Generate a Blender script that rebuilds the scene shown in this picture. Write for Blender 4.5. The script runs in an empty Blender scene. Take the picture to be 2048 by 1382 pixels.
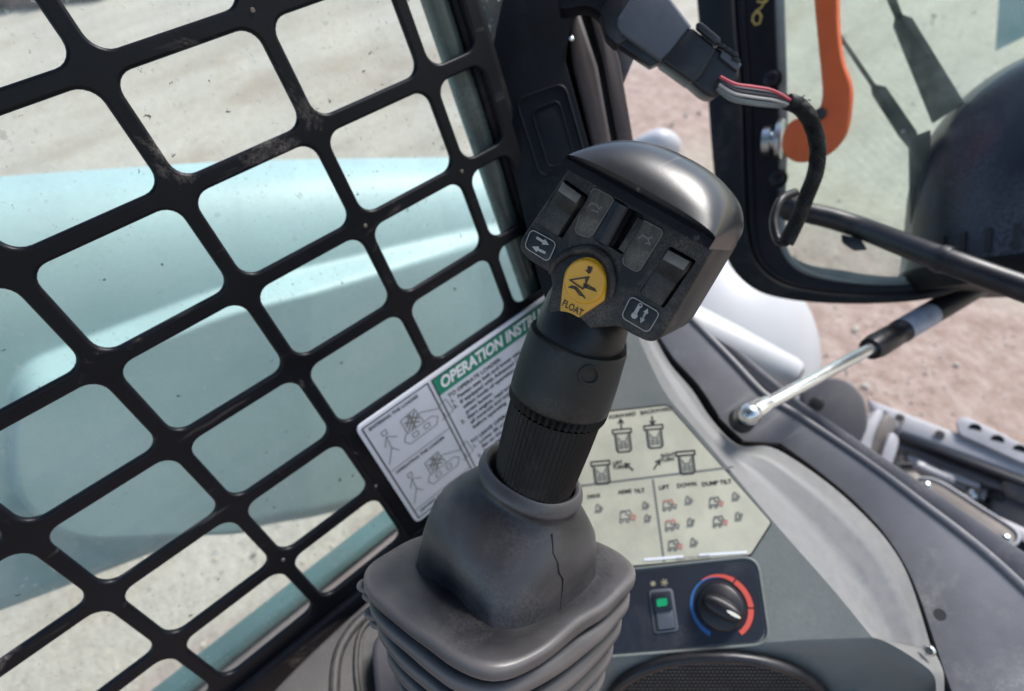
import bpy, bmesh, math, random
import numpy as np
from mathutils import Vector, Matrix
random.seed(7); np.random.seed(7)
S = bpy.context.scene
COL = S.collection
# ------------------------------------------------------------------ camera, sky, sun, exposure
F, CX, CY = 1100.0, 1024.0, 691.0
RT = Vector((0.58339206, 0.75618244, -0.29638121)).normalized()      # camera right (world)
DN = Vector((0.30720591, -0.54325219, -0.78134601)).normalized()     # camera down
FW = Vector((-0.75184987, 0.364781, -0.54923273)).normalized()       # camera forward
cam_d = bpy.data.cameras.new("camera"); cam = bpy.data.objects.new("camera", cam_d); COL.objects.link(cam)
m = Matrix.Identity(4)
for i in range(3):
    m[i][0] = RT[i]; m[i][1] = -DN[i]; m[i][2] = -FW[i]
cam.matrix_world = m
cam_d.sensor_width = 36; cam_d.lens = F / 2048 * 36; cam_d.clip_start = 0.01; cam_d.clip_end = 500
cam_d.dof.use_dof = True; cam_d.dof.focus_distance = 0.255; cam_d.dof.aperture_fstop = 6.8
S.camera = cam
S.render.resolution_x = 1024; S.render.resolution_y = 691
S.view_settings.view_transform = 'Standard'; S.view_settings.look = 'None'
S.view_settings.gamma = 1; S.view_settings.exposure = 1.36
S.view_settings.use_curve_mapping = False

SUN_EL, SUN_AZ = math.radians(46), math.radians(12)     # azimuth from +Y towards +X
w = bpy.data.worlds.new("World"); S.world = w; w.use_nodes = True
nt = w.node_tree; nt.nodes.clear()
sky = nt.nodes.new('ShaderNodeTexSky'); sky.sky_type = 'NISHITA'; sky.sun_disc = False
sky.sun_elevation = SUN_EL; sky.sun_rotation = SUN_AZ
sky.air_density = 1.0; sky.dust_density = 1.2; sky.ozone_density = 0.6
bg = nt.nodes.new('ShaderNodeBackground'); bg.inputs[1].default_value = 0.10
out = nt.nodes.new('ShaderNodeOutputWorld')
nt.links.new(sky.outputs[0], bg.inputs[0]); nt.links.new(bg.outputs[0], out.inputs[0])
sd = bpy.data.lights.new("sun", 'SUN'); sd.energy = 2.0; sd.angle = math.radians(20); sd.color = (1.0, 0.97, 0.93)
sun = bpy.data.objects.new("sun", sd); COL.objects.link(sun)
sdir = Vector((math.sin(SUN_AZ) * math.cos(SUN_EL), math.cos(SUN_AZ) * math.cos(SUN_EL), math.sin(SUN_EL)))
sun.rotation_euler = sdir.to_track_quat('Z', 'Y').to_euler(); sun.location = sdir * 5

# ------------------------------------------------------------------ helpers: rays and planes
def ray(px, py):
    return RT * ((px - CX) / F) + DN * ((py - CY) / F) + FW
def W(px, py, z):
    return ray(px, py) * z
class Pl:
    """a plane in the world; pixels of the photograph can be dropped onto it"""
    def __init__(s, o, n, xd):
        s.o = Vector(o); s.n = Vector(n).normalized()
        x = Vector(xd); x = x - s.n * x.dot(s.n); s.x = x.normalized(); s.y = s.n.cross(s.x)
    def at(s, px, py, h=0.0):
        r = ray(px, py); return r * (((s.o + s.n * h).dot(s.n)) / r.dot(s.n))
    def L(s, px, py, h=0.0):
        d = s.at(px, py, h) - s.o; return d.dot(s.x), d.dot(s.y)
    def G(s, x, y, h=0.0):
        return s.o + s.x * x + s.y * y + s.n * h
def plane_px(px, py, z, tx=0, ty=0, roll=0):
    o = W(px, py, z); n = -ray(px, py).normalized() + RT * tx - DN * ty
    a = math.radians(roll)
    return Pl(o, n, RT * math.cos(a) + DN * math.sin(a))

# ------------------------------------------------------------------ helpers: materials
MATS = {}
def mat(name, col, rough=0.5, metal=0.0, var=0.25, dust=0.0, dustcol=(0.36, 0.31, 0.26), scale=60.0, bump=0.15,
        bscale=600.0, spec=0.5, dust_lo=0.5, dust_hi=0.75, scratch=0.0, coat=0.0, bdist=0.0004, edge=0.0):
    if name in MATS: return MATS[name]
    M = bpy.data.materials.new(name); M.use_nodes = True; t = M.node_tree; N = t.nodes; Lk = t.links
    b = N['Principled BSDF']; b.inputs['Metallic'].default_value = metal
    b.inputs['Specular IOR Level'].default_value = spec
    if coat: b.inputs['Coat Weight'].default_value = coat; b.inputs['Coat Roughness'].default_value = 0.15
    tc = N.new('ShaderNodeTexCoord')
    def noise(sc, det=6, ro=0.6, dist=0.0):
        n = N.new('ShaderNodeTexNoise'); n.inputs['Scale'].default_value = sc; n.inputs['Detail'].default_value = det
        n.inputs['Roughness'].default_value = ro; n.inputs['Distortion'].default_value = dist
        Lk.new(tc.outputs['Object'], n.inputs['Vector']); return n
    def ramp(src, lo, hi):
        r = N.new('ShaderNodeMapRange'); r.inputs['From Min'].default_value = lo; r.inputs['From Max'].default_value = hi
        Lk.new(src, r.inputs['Value']); return r.outputs[0]
    def mixc(fac, a, c):
        x = N.new('ShaderNodeMix'); x.data_type = 'RGBA'
        if isinstance(fac, float): x.inputs[0].default_value = fac
        else: Lk.new(fac, x.inputs[0])
        for k, v in ((6, a), (7, c)):
            if isinstance(v, tuple): x.inputs[k].default_value = (*v, 1)
            else: Lk.new(v, x.inputs[k])
        return x.outputs[2]
    n1 = noise(scale)
    lo = tuple(c * (1 - var) for c in col); hi = tuple(min(1, c * (1 + var)) for c in col)
    c = mixc(ramp(n1.outputs[0], 0.3, 0.7), lo, hi)
    r_out = None
    if dust > 0:
        n2 = noise(scale * 0.35, 10, 0.72, 0.6); n3 = noise(scale * 22, 3, 0.6)
        f = ramp(n2.outputs[0], dust_lo, dust_hi); g = ramp(n3.outputs[0], 0.3, 0.62)
        mu = N.new('ShaderNodeMath'); mu.operation = 'MULTIPLY'; Lk.new(f, mu.inputs[0]); Lk.new(g, mu.inputs[1])
        m2 = N.new('ShaderNodeMath'); m2.operation = 'MULTIPLY'; Lk.new(mu.outputs[0], m2.inputs[0]); m2.inputs[1].default_value = dust
        m2.use_clamp = True
        c = mixc(m2.outputs[0], c, dustcol)
        ra = N.new('ShaderNodeMath'); ra.operation = 'MULTIPLY_ADD'; Lk.new(m2.outputs[0], ra.inputs[0])
        ra.inputs[1].default_value = 0.9 - rough if rough < 0.9 else 0.0; ra.inputs[2].default_value = rough
        r_out = ra.outputs[0]
    if scratch > 0:
        mp = N.new('ShaderNodeMapping'); mp.inputs['Scale'].default_value = (1.0, 0.12, 1.0); mp.inputs['Rotation'].default_value = (0.4, 0.7, 0.5)
        Lk.new(tc.outputs['Object'], mp.inputs[0]); n4 = N.new('ShaderNodeTexNoise'); n4.inputs['Scale'].default_value = scale * 4
        n4.inputs['Detail'].default_value = 8; Lk.new(mp.outputs[0], n4.inputs['Vector'])
        c = mixc(ramp(n4.outputs[0], 0.66, 0.66 + 0.12 / scratch), c, (0.42, 0.40, 0.38))
    if edge > 0:
        ge = N.new('ShaderNodeNewGeometry'); c = mixc(ramp(ge.outputs['Pointiness'], 0.505, 0.505 + 0.05 / edge), c, tuple(min(1, q * 0.9) for q in dustcol))
    Lk.new(c, b.inputs['Base Color'])
    if r_out is None:
        n5 = noise(scale * 1.7); mr = N.new('ShaderNodeMapRange'); Lk.new(n5.outputs[0], mr.inputs['Value'])
        mr.inputs['To Min'].default_value = max(0.02, rough - 0.1); mr.inputs['To Max'].default_value = min(1, rough + 0.1); r_out = mr.outputs[0]
    Lk.new(r_out, b.inputs['Roughness'])
    if bump > 0:
        n6 = noise(bscale, 3, 0.55); bp = N.new('ShaderNodeBump'); bp.inputs['Strength'].default_value = bump
        bp.inputs['Distance'].default_value = bdist; Lk.new(n6.outputs[0], bp.inputs['Height']); Lk.new(bp.outputs[0], b.inputs['Normal'])
    MATS[name] = M; return M

def glass_mat(name, tint=(0.93, 0.97, 0.95), dust=0.12, dustcol=(0.75, 0.78, 0.74), spots=True, rough=0.02):
    M = bpy.data.materials.new(name); M.use_nodes = True; t = M.node_tree; N = t.nodes; Lk = t.links; N.clear()
    o = N.new('ShaderNodeOutputMaterial'); tr = N.new('ShaderNodeBsdfTransparent'); tr.inputs[0].default_value = (*tint, 1)
    gl = N.new('ShaderNodeBsdfGlossy'); gl.inputs['Roughness'].default_value = rough
    fr = N.new('ShaderNodeFresnel'); fr.inputs[0].default_value = 1.3
    m1 = N.new('ShaderNodeMixShader'); Lk.new(fr.outputs[0], m1.inputs[0]); Lk.new(tr.outputs[0], m1.inputs[1]); Lk.new(gl.outputs[0], m1.inputs[2])
    df = N.new('ShaderNodeBsdfDiffuse'); df.inputs[0].default_value = (*dustcol, 1)
    tl = N.new('ShaderNodeBsdfTranslucent'); tl.inputs[0].default_value = (*dustcol, 1)
    ms = N.new('ShaderNodeMixShader'); ms.inputs[0].default_value = 0.6; Lk.new(df.outputs[0], ms.inputs[1]); Lk.new(tl.outputs[0], ms.inputs[2])
    tc = N.new('ShaderNodeTexCoord')
    n = N.new('ShaderNodeTexNoise'); n.inputs['Scale'].default_value = 14; n.inputs['Detail'].default_value = 12; n.inputs['Roughness'].default_value = 0.75
    Lk.new(tc.outputs['Object'], n.inputs['Vector'])
    mr = N.new('ShaderNodeMapRange'); mr.inputs['From Min'].default_value = 0.35; mr.inputs['From Max'].default_value = 0.75; mr.inputs['To Max'].default_value = dust * 2
    Lk.new(n.outputs[0], mr.inputs['Value'])
    m2 = N.new('ShaderNodeMixShader'); Lk.new(mr.outputs[0], m2.inputs[0]); Lk.new(m1.outputs[0], m2.inputs[1]); Lk.new(ms.outputs[0], m2.inputs[2])
    last = m2
    if spots:
        for sc, th, colr, k in ((230, 0.10, (0.7, 0.78, 0.75), 0.35), (100, 0.045, (0.03, 0.04, 0.04), 0.8), (60, 0.06, (0.7, 0.78, 0.75), 0.35)):
            v = N.new('ShaderNodeTexVoronoi'); v.voronoi_dimensions = '2D'; v.inputs['Scale'].default_value = sc; v.inputs['Randomness'].default_value = 1.0
            nz = N.new('ShaderNodeTexNoise'); nz.inputs['Scale'].default_value = sc * 6; mm = N.new('ShaderNodeMix'); mm.data_type = 'VECTOR'
            Lk.new(tc.outputs['Object'], nz.inputs['Vector']); mm.inputs[0].default_value = 0.006
            sp_ = N.new('ShaderNodeSeparateXYZ'); cb_ = N.new('ShaderNodeCombineXYZ'); Lk.new(tc.outputs['Object'], sp_.inputs[0]); Lk.new(sp_.outputs[1], cb_.inputs[0]); Lk.new(sp_.outputs[2], cb_.inputs[1]); Lk.new(cb_.outputs[0], mm.inputs[4]); Lk.new(nz.outputs[1], mm.inputs[5]); Lk.new(mm.outputs[1], v.inputs['Vector'])
            lt = N.new('ShaderNodeMath'); lt.operation = 'LESS_THAN'; Lk.new(v.outputs['Distance'], lt.inputs[0])
            # only some cells carry a speck, of varied size
            sx = N.new('ShaderNodeSeparateColor'); Lk.new(v.outputs['Color'], sx.inputs[0])
            pw = N.new('ShaderNodeMath'); pw.operation = 'POWER'; Lk.new(sx.outputs[0], pw.inputs[0]); pw.inputs[1].default_value = {230: 5.0, 100: 14.0, 60: 8.0}[sc]
            th2 = N.new('ShaderNodeMath'); th2.operation = 'MULTIPLY'; th2.inputs[1].default_value = th * 2.2; Lk.new(pw.outputs[0], th2.inputs[0]); Lk.new(th2.outputs[0], lt.inputs[1])
            mk = N.new('ShaderNodeMath'); mk.operation = 'MULTIPLY'; mk.inputs[1].default_value = k; Lk.new(lt.outputs[0], mk.inputs[0])
            dd = N.new('ShaderNodeBsdfDiffuse'); dd.inputs[0].default_value = (*colr, 1)
            mz = N.new('ShaderNodeMixShader'); Lk.new(mk.outputs[0], mz.inputs[0]); Lk.new(last.outputs[0], mz.inputs[1]); Lk.new(dd.outputs[0], mz.inputs[2]); last = mz
    Lk.new(last.outputs[0], o.inputs[0]); return M

# ------------------------------------------------------------------ helpers: objects
def thing(name, label, cat, loc, group=None):
    o = bpy.data.objects.new(name, None); COL.objects.link(o); o.location = loc; o.empty_display_size = 0.01
    o['label'] = label; o['category'] = cat
    if group: o['group'] = group
    return o
def tag(o, label=None, cat=None, group=None, kind=None):
    for k, v in (('label', label), ('category', cat), ('group', group), ('kind', kind)):
        if v: o[k] = v
    return o
def wloc(o):
    v = Vector((0, 0, 0))
    while o: v = v + o.location; o = o.parent
    return v
def mk(name, verts, faces, material, parent=None, smooth=35, bev=0.0, seg=2, label=None, subsurf=0):
    """verts in world coordinates; object origin goes to their centre"""
    bm = bmesh.new(); vs = [bm.verts.new(v) for v in verts]
    for f in faces:
        try: bm.faces.new([vs[i] for i in f])
        except ValueError: pass
    bmesh.ops.recalc_face_normals(bm, faces=bm.faces)
    return fin(name, bm, material, parent, smooth, bev, seg, label, subsurf)
def fin(name, bm, material, parent=None, smooth=35, bev=0.0, seg=2, label=None, subsurf=0):
    c = Vector((0, 0, 0))
    for v in bm.verts: c += v.co
    c /= max(1, len(bm.verts))
    if bev > 0:
        ed = [e for e in bm.edges if len(e.link_faces) == 2 and e.calc_face_angle(0) > math.radians(28)]
        bmesh.ops.bevel(bm, geom=ed, offset=bev, segments=seg, profile=0.5, affect='EDGES', clamp_overlap=True)
    for v in bm.verts: v.co -= c
    me = bpy.data.meshes.new(name); bm.to_mesh(me); bm.free()
    me.materials.append(material)
    if smooth:
        for p in me.polygons: p.use_smooth = True
        me.set_sharp_from_angle(angle=math.radians(smooth))
    o = bpy.data.objects.new(name, me); COL.objects.link(o)
    if parent: o.parent = parent; o.location = c - wloc(parent)
    else: o.location = c
    if label: o['label'] = label
    if subsurf:
        s = o.modifiers.new('sub', 'SUBSURF'); s.levels = subsurf; s.render_levels = subsurf
    return o
def roundpoly(pts, r, n=5):
    """round the corners of a closed 2D polygon; pts may carry their own radius as third value"""
    out = []; k = len(pts)
    for i in range(k):
        p0, p1, p2 = pts[i - 1], pts[i], pts[(i + 1) % k]
        rr = p1[2] if len(p1) > 2 else r
        a = Vector((p0[0] - p1[0], p0[1] - p1[1])); b = Vector((p2[0] - p1[0], p2[1] - p1[1]))
        if rr <= 0: out.append((p1[0], p1[1])); continue
        ra = min(rr, a.length * 0.48); rb = min(rr, b.length * 0.48)
        A = Vector(p1[:2]) + a.normalized() * ra; B = Vector(p1[:2]) + b.normalized() * rb; Pm = Vector(p1[:2])
        for j in range(n + 1):
            t = j / n; q = A * (1 - t) ** 2 + Pm * 2 * t * (1 - t) + B * t * t; out.append((q.x, q.y))
    return out
def spline(pts, n=8, closed=False):
    """Catmull-Rom through points of any dimension"""
    P = [np.array(p, float) for p in pts]; out = []; k = len(P)
    rng = range(k) if closed else range(k - 1)
    for i in rng:
        if closed: p0, p1, p2, p3 = P[i - 1], P[i], P[(i + 1) % k], P[(i + 2) % k]
        else: p0, p1, p2, p3 = P[max(0, i - 1)], P[i], P[i + 1], P[min(k - 1, i + 2)]
        for j in range(n):
            t = j / n
            out.append(0.5 * ((2 * p1) + (-p0 + p2) * t + (2 * p0 - 5 * p1 + 4 * p2 - p3) * t * t + (-p0 + 3 * p1 - 3 * p2 + p3) * t ** 3))
    if not closed: out.append(P[-1])
    return [tuple(q) for q in out]
def slab(name, pl, pts, h, th, material, parent=None, rnd=0, bev=0.0, seg=2, local=False, label=None, smooth=35, n=5):
    """outline in photo pixels (or local metres) on plane pl at height h, extruded th metres away from the viewer"""
    if rnd or any(len(p) > 2 for p in pts): pts = roundpoly(pts, rnd, n)
    top = [pl.G(p[0], p[1], h) if local else pl.at(p[0], p[1], h) for p in pts]
    bot = [p - pl.n * th for p in top]; k = len(top)
    faces = [tuple(range(k)), tuple(range(2 * k - 1, k - 1, -1))] + [(i, (i + 1) % k, k + (i + 1) % k, k + i) for i in range(k)]
    return mk(name, top + bot, faces, material, parent, smooth, bev, seg, label)
def loft(name, secs, material, parent=None, caps=True, smooth=50, label=None, closed=True):
    k = len(secs[0]); V = [v for s in secs for v in s]; Fc = []
    for a in range(len(secs) - 1):
        for i in range(k if closed else k - 1):
            j = (i + 1) % k; Fc.append((a * k + i, a * k + j, (a + 1) * k + j, (a + 1) * k + i))
    if caps: Fc += [tuple(range(k)), tuple(range((len(secs) - 1) * k, len(secs) * k))]
    return mk(name, V, Fc, material, parent, smooth, label=label)
def tube_secs(path, rad, n=12, squash=1.0):
    path = [Vector(p) for p in path]; secs = []; up = None
    for i, p in enumerate(path):
        d = (path[min(i + 1, len(path) - 1)] - path[max(i - 1, 0)]).normalized()
        if up is None: up = d.orthogonal().normalized()
        up = (up - d * up.dot(d)).normalized(); s = d.cross(up)
        r = rad[i] if isinstance(rad, (list, tuple)) else rad
        secs.append([p + up * math.cos(2 * math.pi * j / n) * r + s * math.sin(2 * math.pi * j / n) * r * squash for j in range(n)])
    return secs
def tube(name, path, rad, material, parent=None, n=12, label=None):
    return loft(name, tube_secs(path, rad, n), material, parent, label=label)
def cyl(name, a, b, prof, material, parent=None, n=32, label=None, smooth=40):
    """lathe about a->b; prof = [(t along 0..1, radius)]"""
    a, b = Vector(a), Vector(b); d = b - a; u = d.orthogonal().normalized(); s = d.normalized().cross(u)
    secs = [[a + d * t + (u * math.cos(2 * math.pi * j / n) + s * math.sin(2 * math.pi * j / n)) * r for j in range(n)] for t, r in prof]
    return loft(name, secs, material, parent, smooth=smooth, label=label)
def ell(name, c, ax, material, parent=None, nu=40, nv=20, label=None, vmin=-0.5, vmax=0.5):
    """ellipsoid with centre c and three axis vectors"""
    secs = []
    for i in range(nv + 1):
        v = math.pi * (vmin + (vmax - vmin) * i / nv); cv, sv = math.cos(v), math.sin(v)
        secs.append([c + (ax[0] * math.cos(2 * math.pi * j / nu) + ax[1] * math.sin(2 * math.pi * j / nu)) * max(cv, 1e-3) + ax[2] * sv for j in range(nu)])
    return loft(name, secs, material, parent, label=label)
def text(name, body, pl, x, y, size, material, parent, h=0.0002, align='LEFT', rot=0.0, shear=0.0, bold=0.0, th=0.00005, sx=1.0):
    cu = bpy.data.curves.new(name, 'FONT'); cu.body = body; cu.size = size; cu.align_x = align; cu.align_y = 'CENTER'
    cu.shear = shear; cu.offset = bold; cu.extrude = 0; cu.resolution_u = 3
    o = bpy.data.objects.new(name, cu); COL.objects.link(o)
    dg = bpy.context.evaluated_depsgraph_get(); me = bpy.data.meshes.new_from_object(o.evaluated_get(dg))
    bpy.data.objects.remove(o); c, s = math.cos(rot), math.sin(rot)
    bm = bmesh.new(); bm.from_mesh(me)
    for v in bm.verts:
        a, b = v.co.x * sx, v.co.y; v.co = pl.G(x + a * c - b * s, y + a * s + b * c, h)
    bpy.data.meshes.remove(me)
    return fin(name, bm, material, parent, smooth=0)
def strokes(name, pl, lines, wd, material, parent, h=0.0002, label=None):
    """flat printed strokes; lines = lists of local (x, y)"""
    V, Fc = [], []
    for ln in lines:
        for a, b in zip(ln[:-1], ln[1:]):
            d = Vector((b[0] - a[0], b[1] - a[1]));
            if d.length < 1e-7: continue
            d.normalize(); nx, ny = -d.y * wd / 2, d.x * wd / 2; ex, ey = d.x * wd * .35, d.y * wd * .35; k = len(V)
            V += [pl.G(a[0] + nx - ex, a[1] + ny - ey, h), pl.G(a[0] - nx - ex, a[1] - ny - ey, h), pl.G(b[0] - nx + ex, b[1] - ny + ey, h), pl.G(b[0] + nx + ex, b[1] + ny + ey, h)]
            Fc.append((k, k + 1, k + 2, k + 3))
            h += 0.0000015
    return mk(name, V, Fc, material, parent, smooth=0, label=label)
def flat(name, pl, polys, material, parent, h=0.0002, local=True, label=None):
    V, Fc = [], []
    for p in polys:
        k = len(V); V += [pl.G(a[0], a[1], h) if local else pl.at(a[0], a[1], h) for a in p]; Fc.append(tuple(range(k, k + len(p))))
    return mk(name, V, Fc, material, parent, smooth=0, label=label)
def cut(o, cutters):
    """subtract closed meshes from o"""
    for c in cutters:
        md = o.modifiers.new('cut', 'BOOLEAN'); md.operation = 'DIFFERENCE'; md.solver = 'EXACT'; md.object = c
    dg = bpy.context.evaluated_depsgraph_get(); dg.update(); me = bpy.data.meshes.new_from_object(o.evaluated_get(dg))
    o.modifiers.clear(); old = o.data; o.data = me; me.name = old.name; bpy.data.meshes.remove(old)
    for p in me.polygons: p.use_smooth = True
    me.set_sharp_from_angle(angle=math.radians(35))
    for c in cutters: bpy.data.objects.remove(c)
def rr(cx, cy, wx, wy, r=0.0, rot=0.0, n=5):
    """rounded rectangle, local coordinates"""
    p = roundpoly([(-wx / 2, -wy / 2), (wx / 2, -wy / 2), (wx / 2, wy / 2), (-wx / 2, wy / 2)], r, n) if r > 0 else [(-wx / 2, -wy / 2), (wx / 2, -wy / 2), (wx / 2, wy / 2), (-wx / 2, wy / 2)]
    c, s = math.cos(rot), math.sin(rot)
    return [(cx + a * c - b * s, cy + a * s + b * c) for a, b in p]

# ------------------------------------------------------------------ materials
DUST = (0.30, 0.265, 0.225)
m_guard = mat('guard_paint', (0.004, 0.005, 0.008), 0.38, spec=0.2, var=0.3, dust=0.6, dustcol=(0.28, 0.24, 0.22), scale=34, dust_lo=0.60, dust_hi=0.70, bump=0.2, bscale=350, scratch=0.12)
m_plastic = mat('black_plastic', (0.007, 0.008, 0.009), 0.36, spec=.4, var=0.2, dust=0.38, dustcol=DUST, scale=55, dust_lo=0.5, dust_hi=0.8, bump=0.35, bscale=1500, bdist=0.0002)
m_face = mat('dusty_face_plastic', (0.008, 0.009, 0.010), 0.5, spec=.35, var=0.25, dust=0.55, dustcol=(0.27, 0.235, 0.19), scale=60, dust_lo=0.42, dust_hi=0.66, bump=0.15, bscale=1600, bdist=0.0002)
m_cap = mat('cap_plastic', (0.012, 0.014, 0.017), 0.28, spec=.38, var=0.1, dust=0.06, dustcol=DUST, scale=40, dust_lo=0.45, dust_hi=0.8, bump=0.14, bscale=1500, scratch=0.3, bdist=0.00016)
m_rocker = mat('rocker_plastic', (0.009, 0.011, 0.012), 0.42, spec=.35, var=0.2, dust=0.35, dustcol=DUST, scale=60, dust_lo=0.45, dust_hi=0.7, bump=0.2, bscale=1500)
m_rockdust = mat('rocker_dusty_top', (0.25, 0.225, 0.19), 0.7, var=0.3, scale=150, bump=0.3, bscale=1500)
m_pad = mat('pad_plastic', (0.030, 0.029, 0.027), 0.7, var=0.4, dust=0.85, dustcol=(0.22, 0.20, 0.165), scale=160, dust_lo=0.38, dust_hi=0.60, bump=0.3, bscale=1200)
m_grip = mat('grip_rubber', (0.015, 0.018, 0.017), 0.45, spec=.35, var=0.2, dust=0.25, dustcol=DUST, scale=50, dust_lo=0.5, dust_hi=0.8, bump=0.3, bscale=1300)
m_neck = mat('neck_plastic', (0.007, 0.008, 0.009), 0.4, spec=.35, var=.2, dust=.12, scale=50, bump=.15, bscale=1500)
m_rib = mat('ribbed_rubber', (0.006, 0.007, 0.007), 0.5, spec=.3, var=0.2, dust=0.3, dustcol=DUST, scale=70, dust_lo=0.5, dust_hi=0.8, bump=0.2, bscale=1300)
m_boot = mat('boot_rubber', edge=0.5, col=(0.021, 0.0205, 0.023), rough=0.38, var=0.22, dust=0.40, dustcol=(0.24, 0.22, 0.215), scale=28, dust_lo=0.45, dust_hi=0.78, bump=0.10, bscale=1400, bdist=0.0002)
m_yel = mat('yellow_button', (0.72, 0.37, 0.022), 0.38, var=0.08, dust=0.35, dustcol=(0.32, 0.22, 0.06), scale=60, dust_lo=0.5, dust_hi=0.75, bump=0.15, bscale=1200)
m_ink = mat('black_ink', (0.02, 0.02, 0.02), 0.6, var=0.1, bump=0)
m_inkgrey = mat('grey_ink', (0.16, 0.16, 0.15), 0.6, var=0.1, bump=0)
m_inkred = mat('red_ink', (0.48, 0.22, 0.18), 0.6, var=0.1, bump=0)
m_white = mat('white_print', (0.75, 0.76, 0.78), 0.5, var=0.05, bump=0)
m_greyprint = mat('grey_print', (0.42, 0.42, 0.40), 0.6, var=0.15, bump=0)
m_green = mat('green_print', (0.0, 0.20, 0.125), 0.5, var=0.08, bump=0)
m_label = mat('label_white', (0.66, 0.68, 0.74), 0.35, var=0.05, dust=0.15, dustcol=(0.4, 0.38, 0.34), scale=40, bump=0)
m_decal = mat('decal_cream', (0.48, 0.465, 0.365), 0.4, var=0.12, dust=0.7, dustcol=(0.34, 0.29, 0.20), scale=35, dust_lo=0.5, dust_hi=0.75, bump=0.05)
m_console = mat('console_plastic', (0.135, 0.150, 0.143), 0.5, var=0.12, dust=0.35, dustcol=(0.33, 0.30, 0.27), scale=14, dust_lo=0.4, dust_hi=0.8, bump=0.3, bscale=900)
m_ridge = mat('lit_dusty_ridge_plastic', (0.150, 0.153, 0.150), 0.5, var=0.05, dust=0.5, dustcol=(0.30, 0.28, 0.275), scale=5, dust_lo=0.3, dust_hi=0.75, bump=0.15, bscale=900)  # same plastic as the console, paler and dustier to carry the light on the ridge
m_sill = mat('sill_paint', (0.145, 0.143, 0.150), 0.42, var=0.22, dust=0.75, dustcol=(0.34, 0.32, 0.29), scale=16, dust_lo=0.50, dust_hi=0.66, bump=0.3, bscale=500, scratch=0.3)
m_dark = mat('dark_trim', (0.004, 0.005, 0.008), 0.5, spec=.2, var=0.3, dust=0.15, scale=25, bump=0.25, bscale=700)
m_pillar = mat('pillar_plastic', (0.004, 0.006, 0.010), 0.5, spec=0.2, var=0.25, dust=0.12, dustcol=(0.2, 0.2, 0.2), scale=20, bump=0.4, bscale=900)
m_frame = mat('door_frame_paint', (0.006, 0.005, 0.007), 0.4, spec=.3, var=0.3, dust=0.35, dustcol=(0.09, 0.065, 0.065), scale=25, dust_lo=0.5, dust_hi=0.8, bump=0.3, bscale=400)
m_rubber = mat('seal_rubber', (0.007, 0.008, 0.009), 0.55, spec=.3, var=0.3, dust=0.2, scale=40, bump=0.2, bscale=500)
m_brown = mat('brown_trim', (0.055, 0.042, 0.040), 0.5, var=0.2, dust=0.3, dustcol=(0.2, 0.16, 0.14), scale=30, bump=0.2)
m_orange = mat('orange_plastic', (0.62, 0.105, 0.018), 0.45, var=0.10, dust=0.25, dustcol=(0.30, 0.10, 0.04), scale=40, bump=0.2, bscale=700)
m_zinc = mat('zinc_steel', (0.62, 0.64, 0.62), 0.28, metal=1.0, var=0.2, dust=0.3, dustcol=(0.35, 0.32, 0.28), scale=60, bump=0.2, bscale=500)
m_chrome = mat('strut_rod_steel', (0.80, 0.82, 0.80), 0.22, metal=0.85, var=0.08, scale=60, bump=0.05)
m_steelgrey = mat('grey_steel', (0.085, 0.085, 0.095), 0.5, metal=0.2, var=0.25, dust=0.5, dustcol=(0.45, 0.40, 0.38), scale=16, dust_lo=0.45, dust_hi=0.75, bump=0.3, bscale=300)
m_palesteel = mat('pale_steel', (0.32, 0.315, 0.33), 0.5, metal=0.2, var=0.2, dust=0.5, dustcol=(0.50, 0.45, 0.43), scale=14, bump=0.3, bscale=300)
m_lever = mat('worn_lever_steel', (0.13, 0.112, 0.10), 0.5, metal=0.3, var=0.25, dust=0.4, dustcol=(0.42, 0.37, 0.32), scale=20, bump=0.3, bscale=300)
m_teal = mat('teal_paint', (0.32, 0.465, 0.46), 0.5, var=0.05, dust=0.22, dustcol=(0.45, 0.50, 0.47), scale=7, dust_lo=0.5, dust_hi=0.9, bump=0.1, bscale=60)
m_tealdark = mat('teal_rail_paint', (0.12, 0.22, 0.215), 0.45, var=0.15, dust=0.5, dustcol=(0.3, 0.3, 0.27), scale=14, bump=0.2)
m_pink = mat('dusty_pink_rail', (0.36, 0.29, 0.27), 0.6, var=0.15, scale=14, bump=0.2)
m_cushion = mat('purple_grey_vinyl', (0.060, 0.055, 0.066), 0.6, var=0.15, dust=0.2, scale=30, bump=0.4, bscale=700)
m_floorpl = mat('side_moulding', (0.030, 0.028, 0.028), 0.55, var=0.2, dust=0.5, dustcol=(0.26, 0.23, 0.21), scale=16, dust_lo=0.42, dust_hi=0.75, bump=0.3, bscale=600)
m_greyplug = mat('grey_connector_plastic', (0.085, 0.095, 0.115), 0.5, var=0.12, dust=0.2, dustcol=(0.25, 0.23, 0.23), scale=60, dust_lo=0.5, dust_hi=0.8, bump=0.2, bscale=800)
m_blackplug = mat('black_connector_plastic', (0.008, 0.008, 0.011), 0.4, var=0.2, dust=0.15, scale=60, bump=0.2, bscale=800)
m_red = mat('red_wire', (0.50, 0.07, 0.09), 0.4, var=0.1, bump=0)
m_bw = mat('black_wire', (0.03, 0.03, 0.04), 0.4, var=0.1, bump=0)
m_ww = mat('white_wire', (0.38, 0.38, 0.37), 0.4, var=0.1, bump=0)
m_gw = mat('green_grey_wire', (0.16, 0.20, 0.21), 0.4, var=0.1, bump=0)
m_blue = mat('blue_print', (0.03, 0.13, 0.36), 0.5, var=0.05, bump=0)
m_redp = mat('red_print', (0.62, 0.09, 0.06), 0.5, var=0.05, bump=0)
m_panel = mat('control_panel_black', (0.014, 0.017, 0.026), 0.45, var=0.2, dust=0.2, scale=30, bump=0.2)
m_lens = mat('green_lens', (0.01, 0.30, 0.12), 0.3, var=0.1, bump=0)
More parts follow.
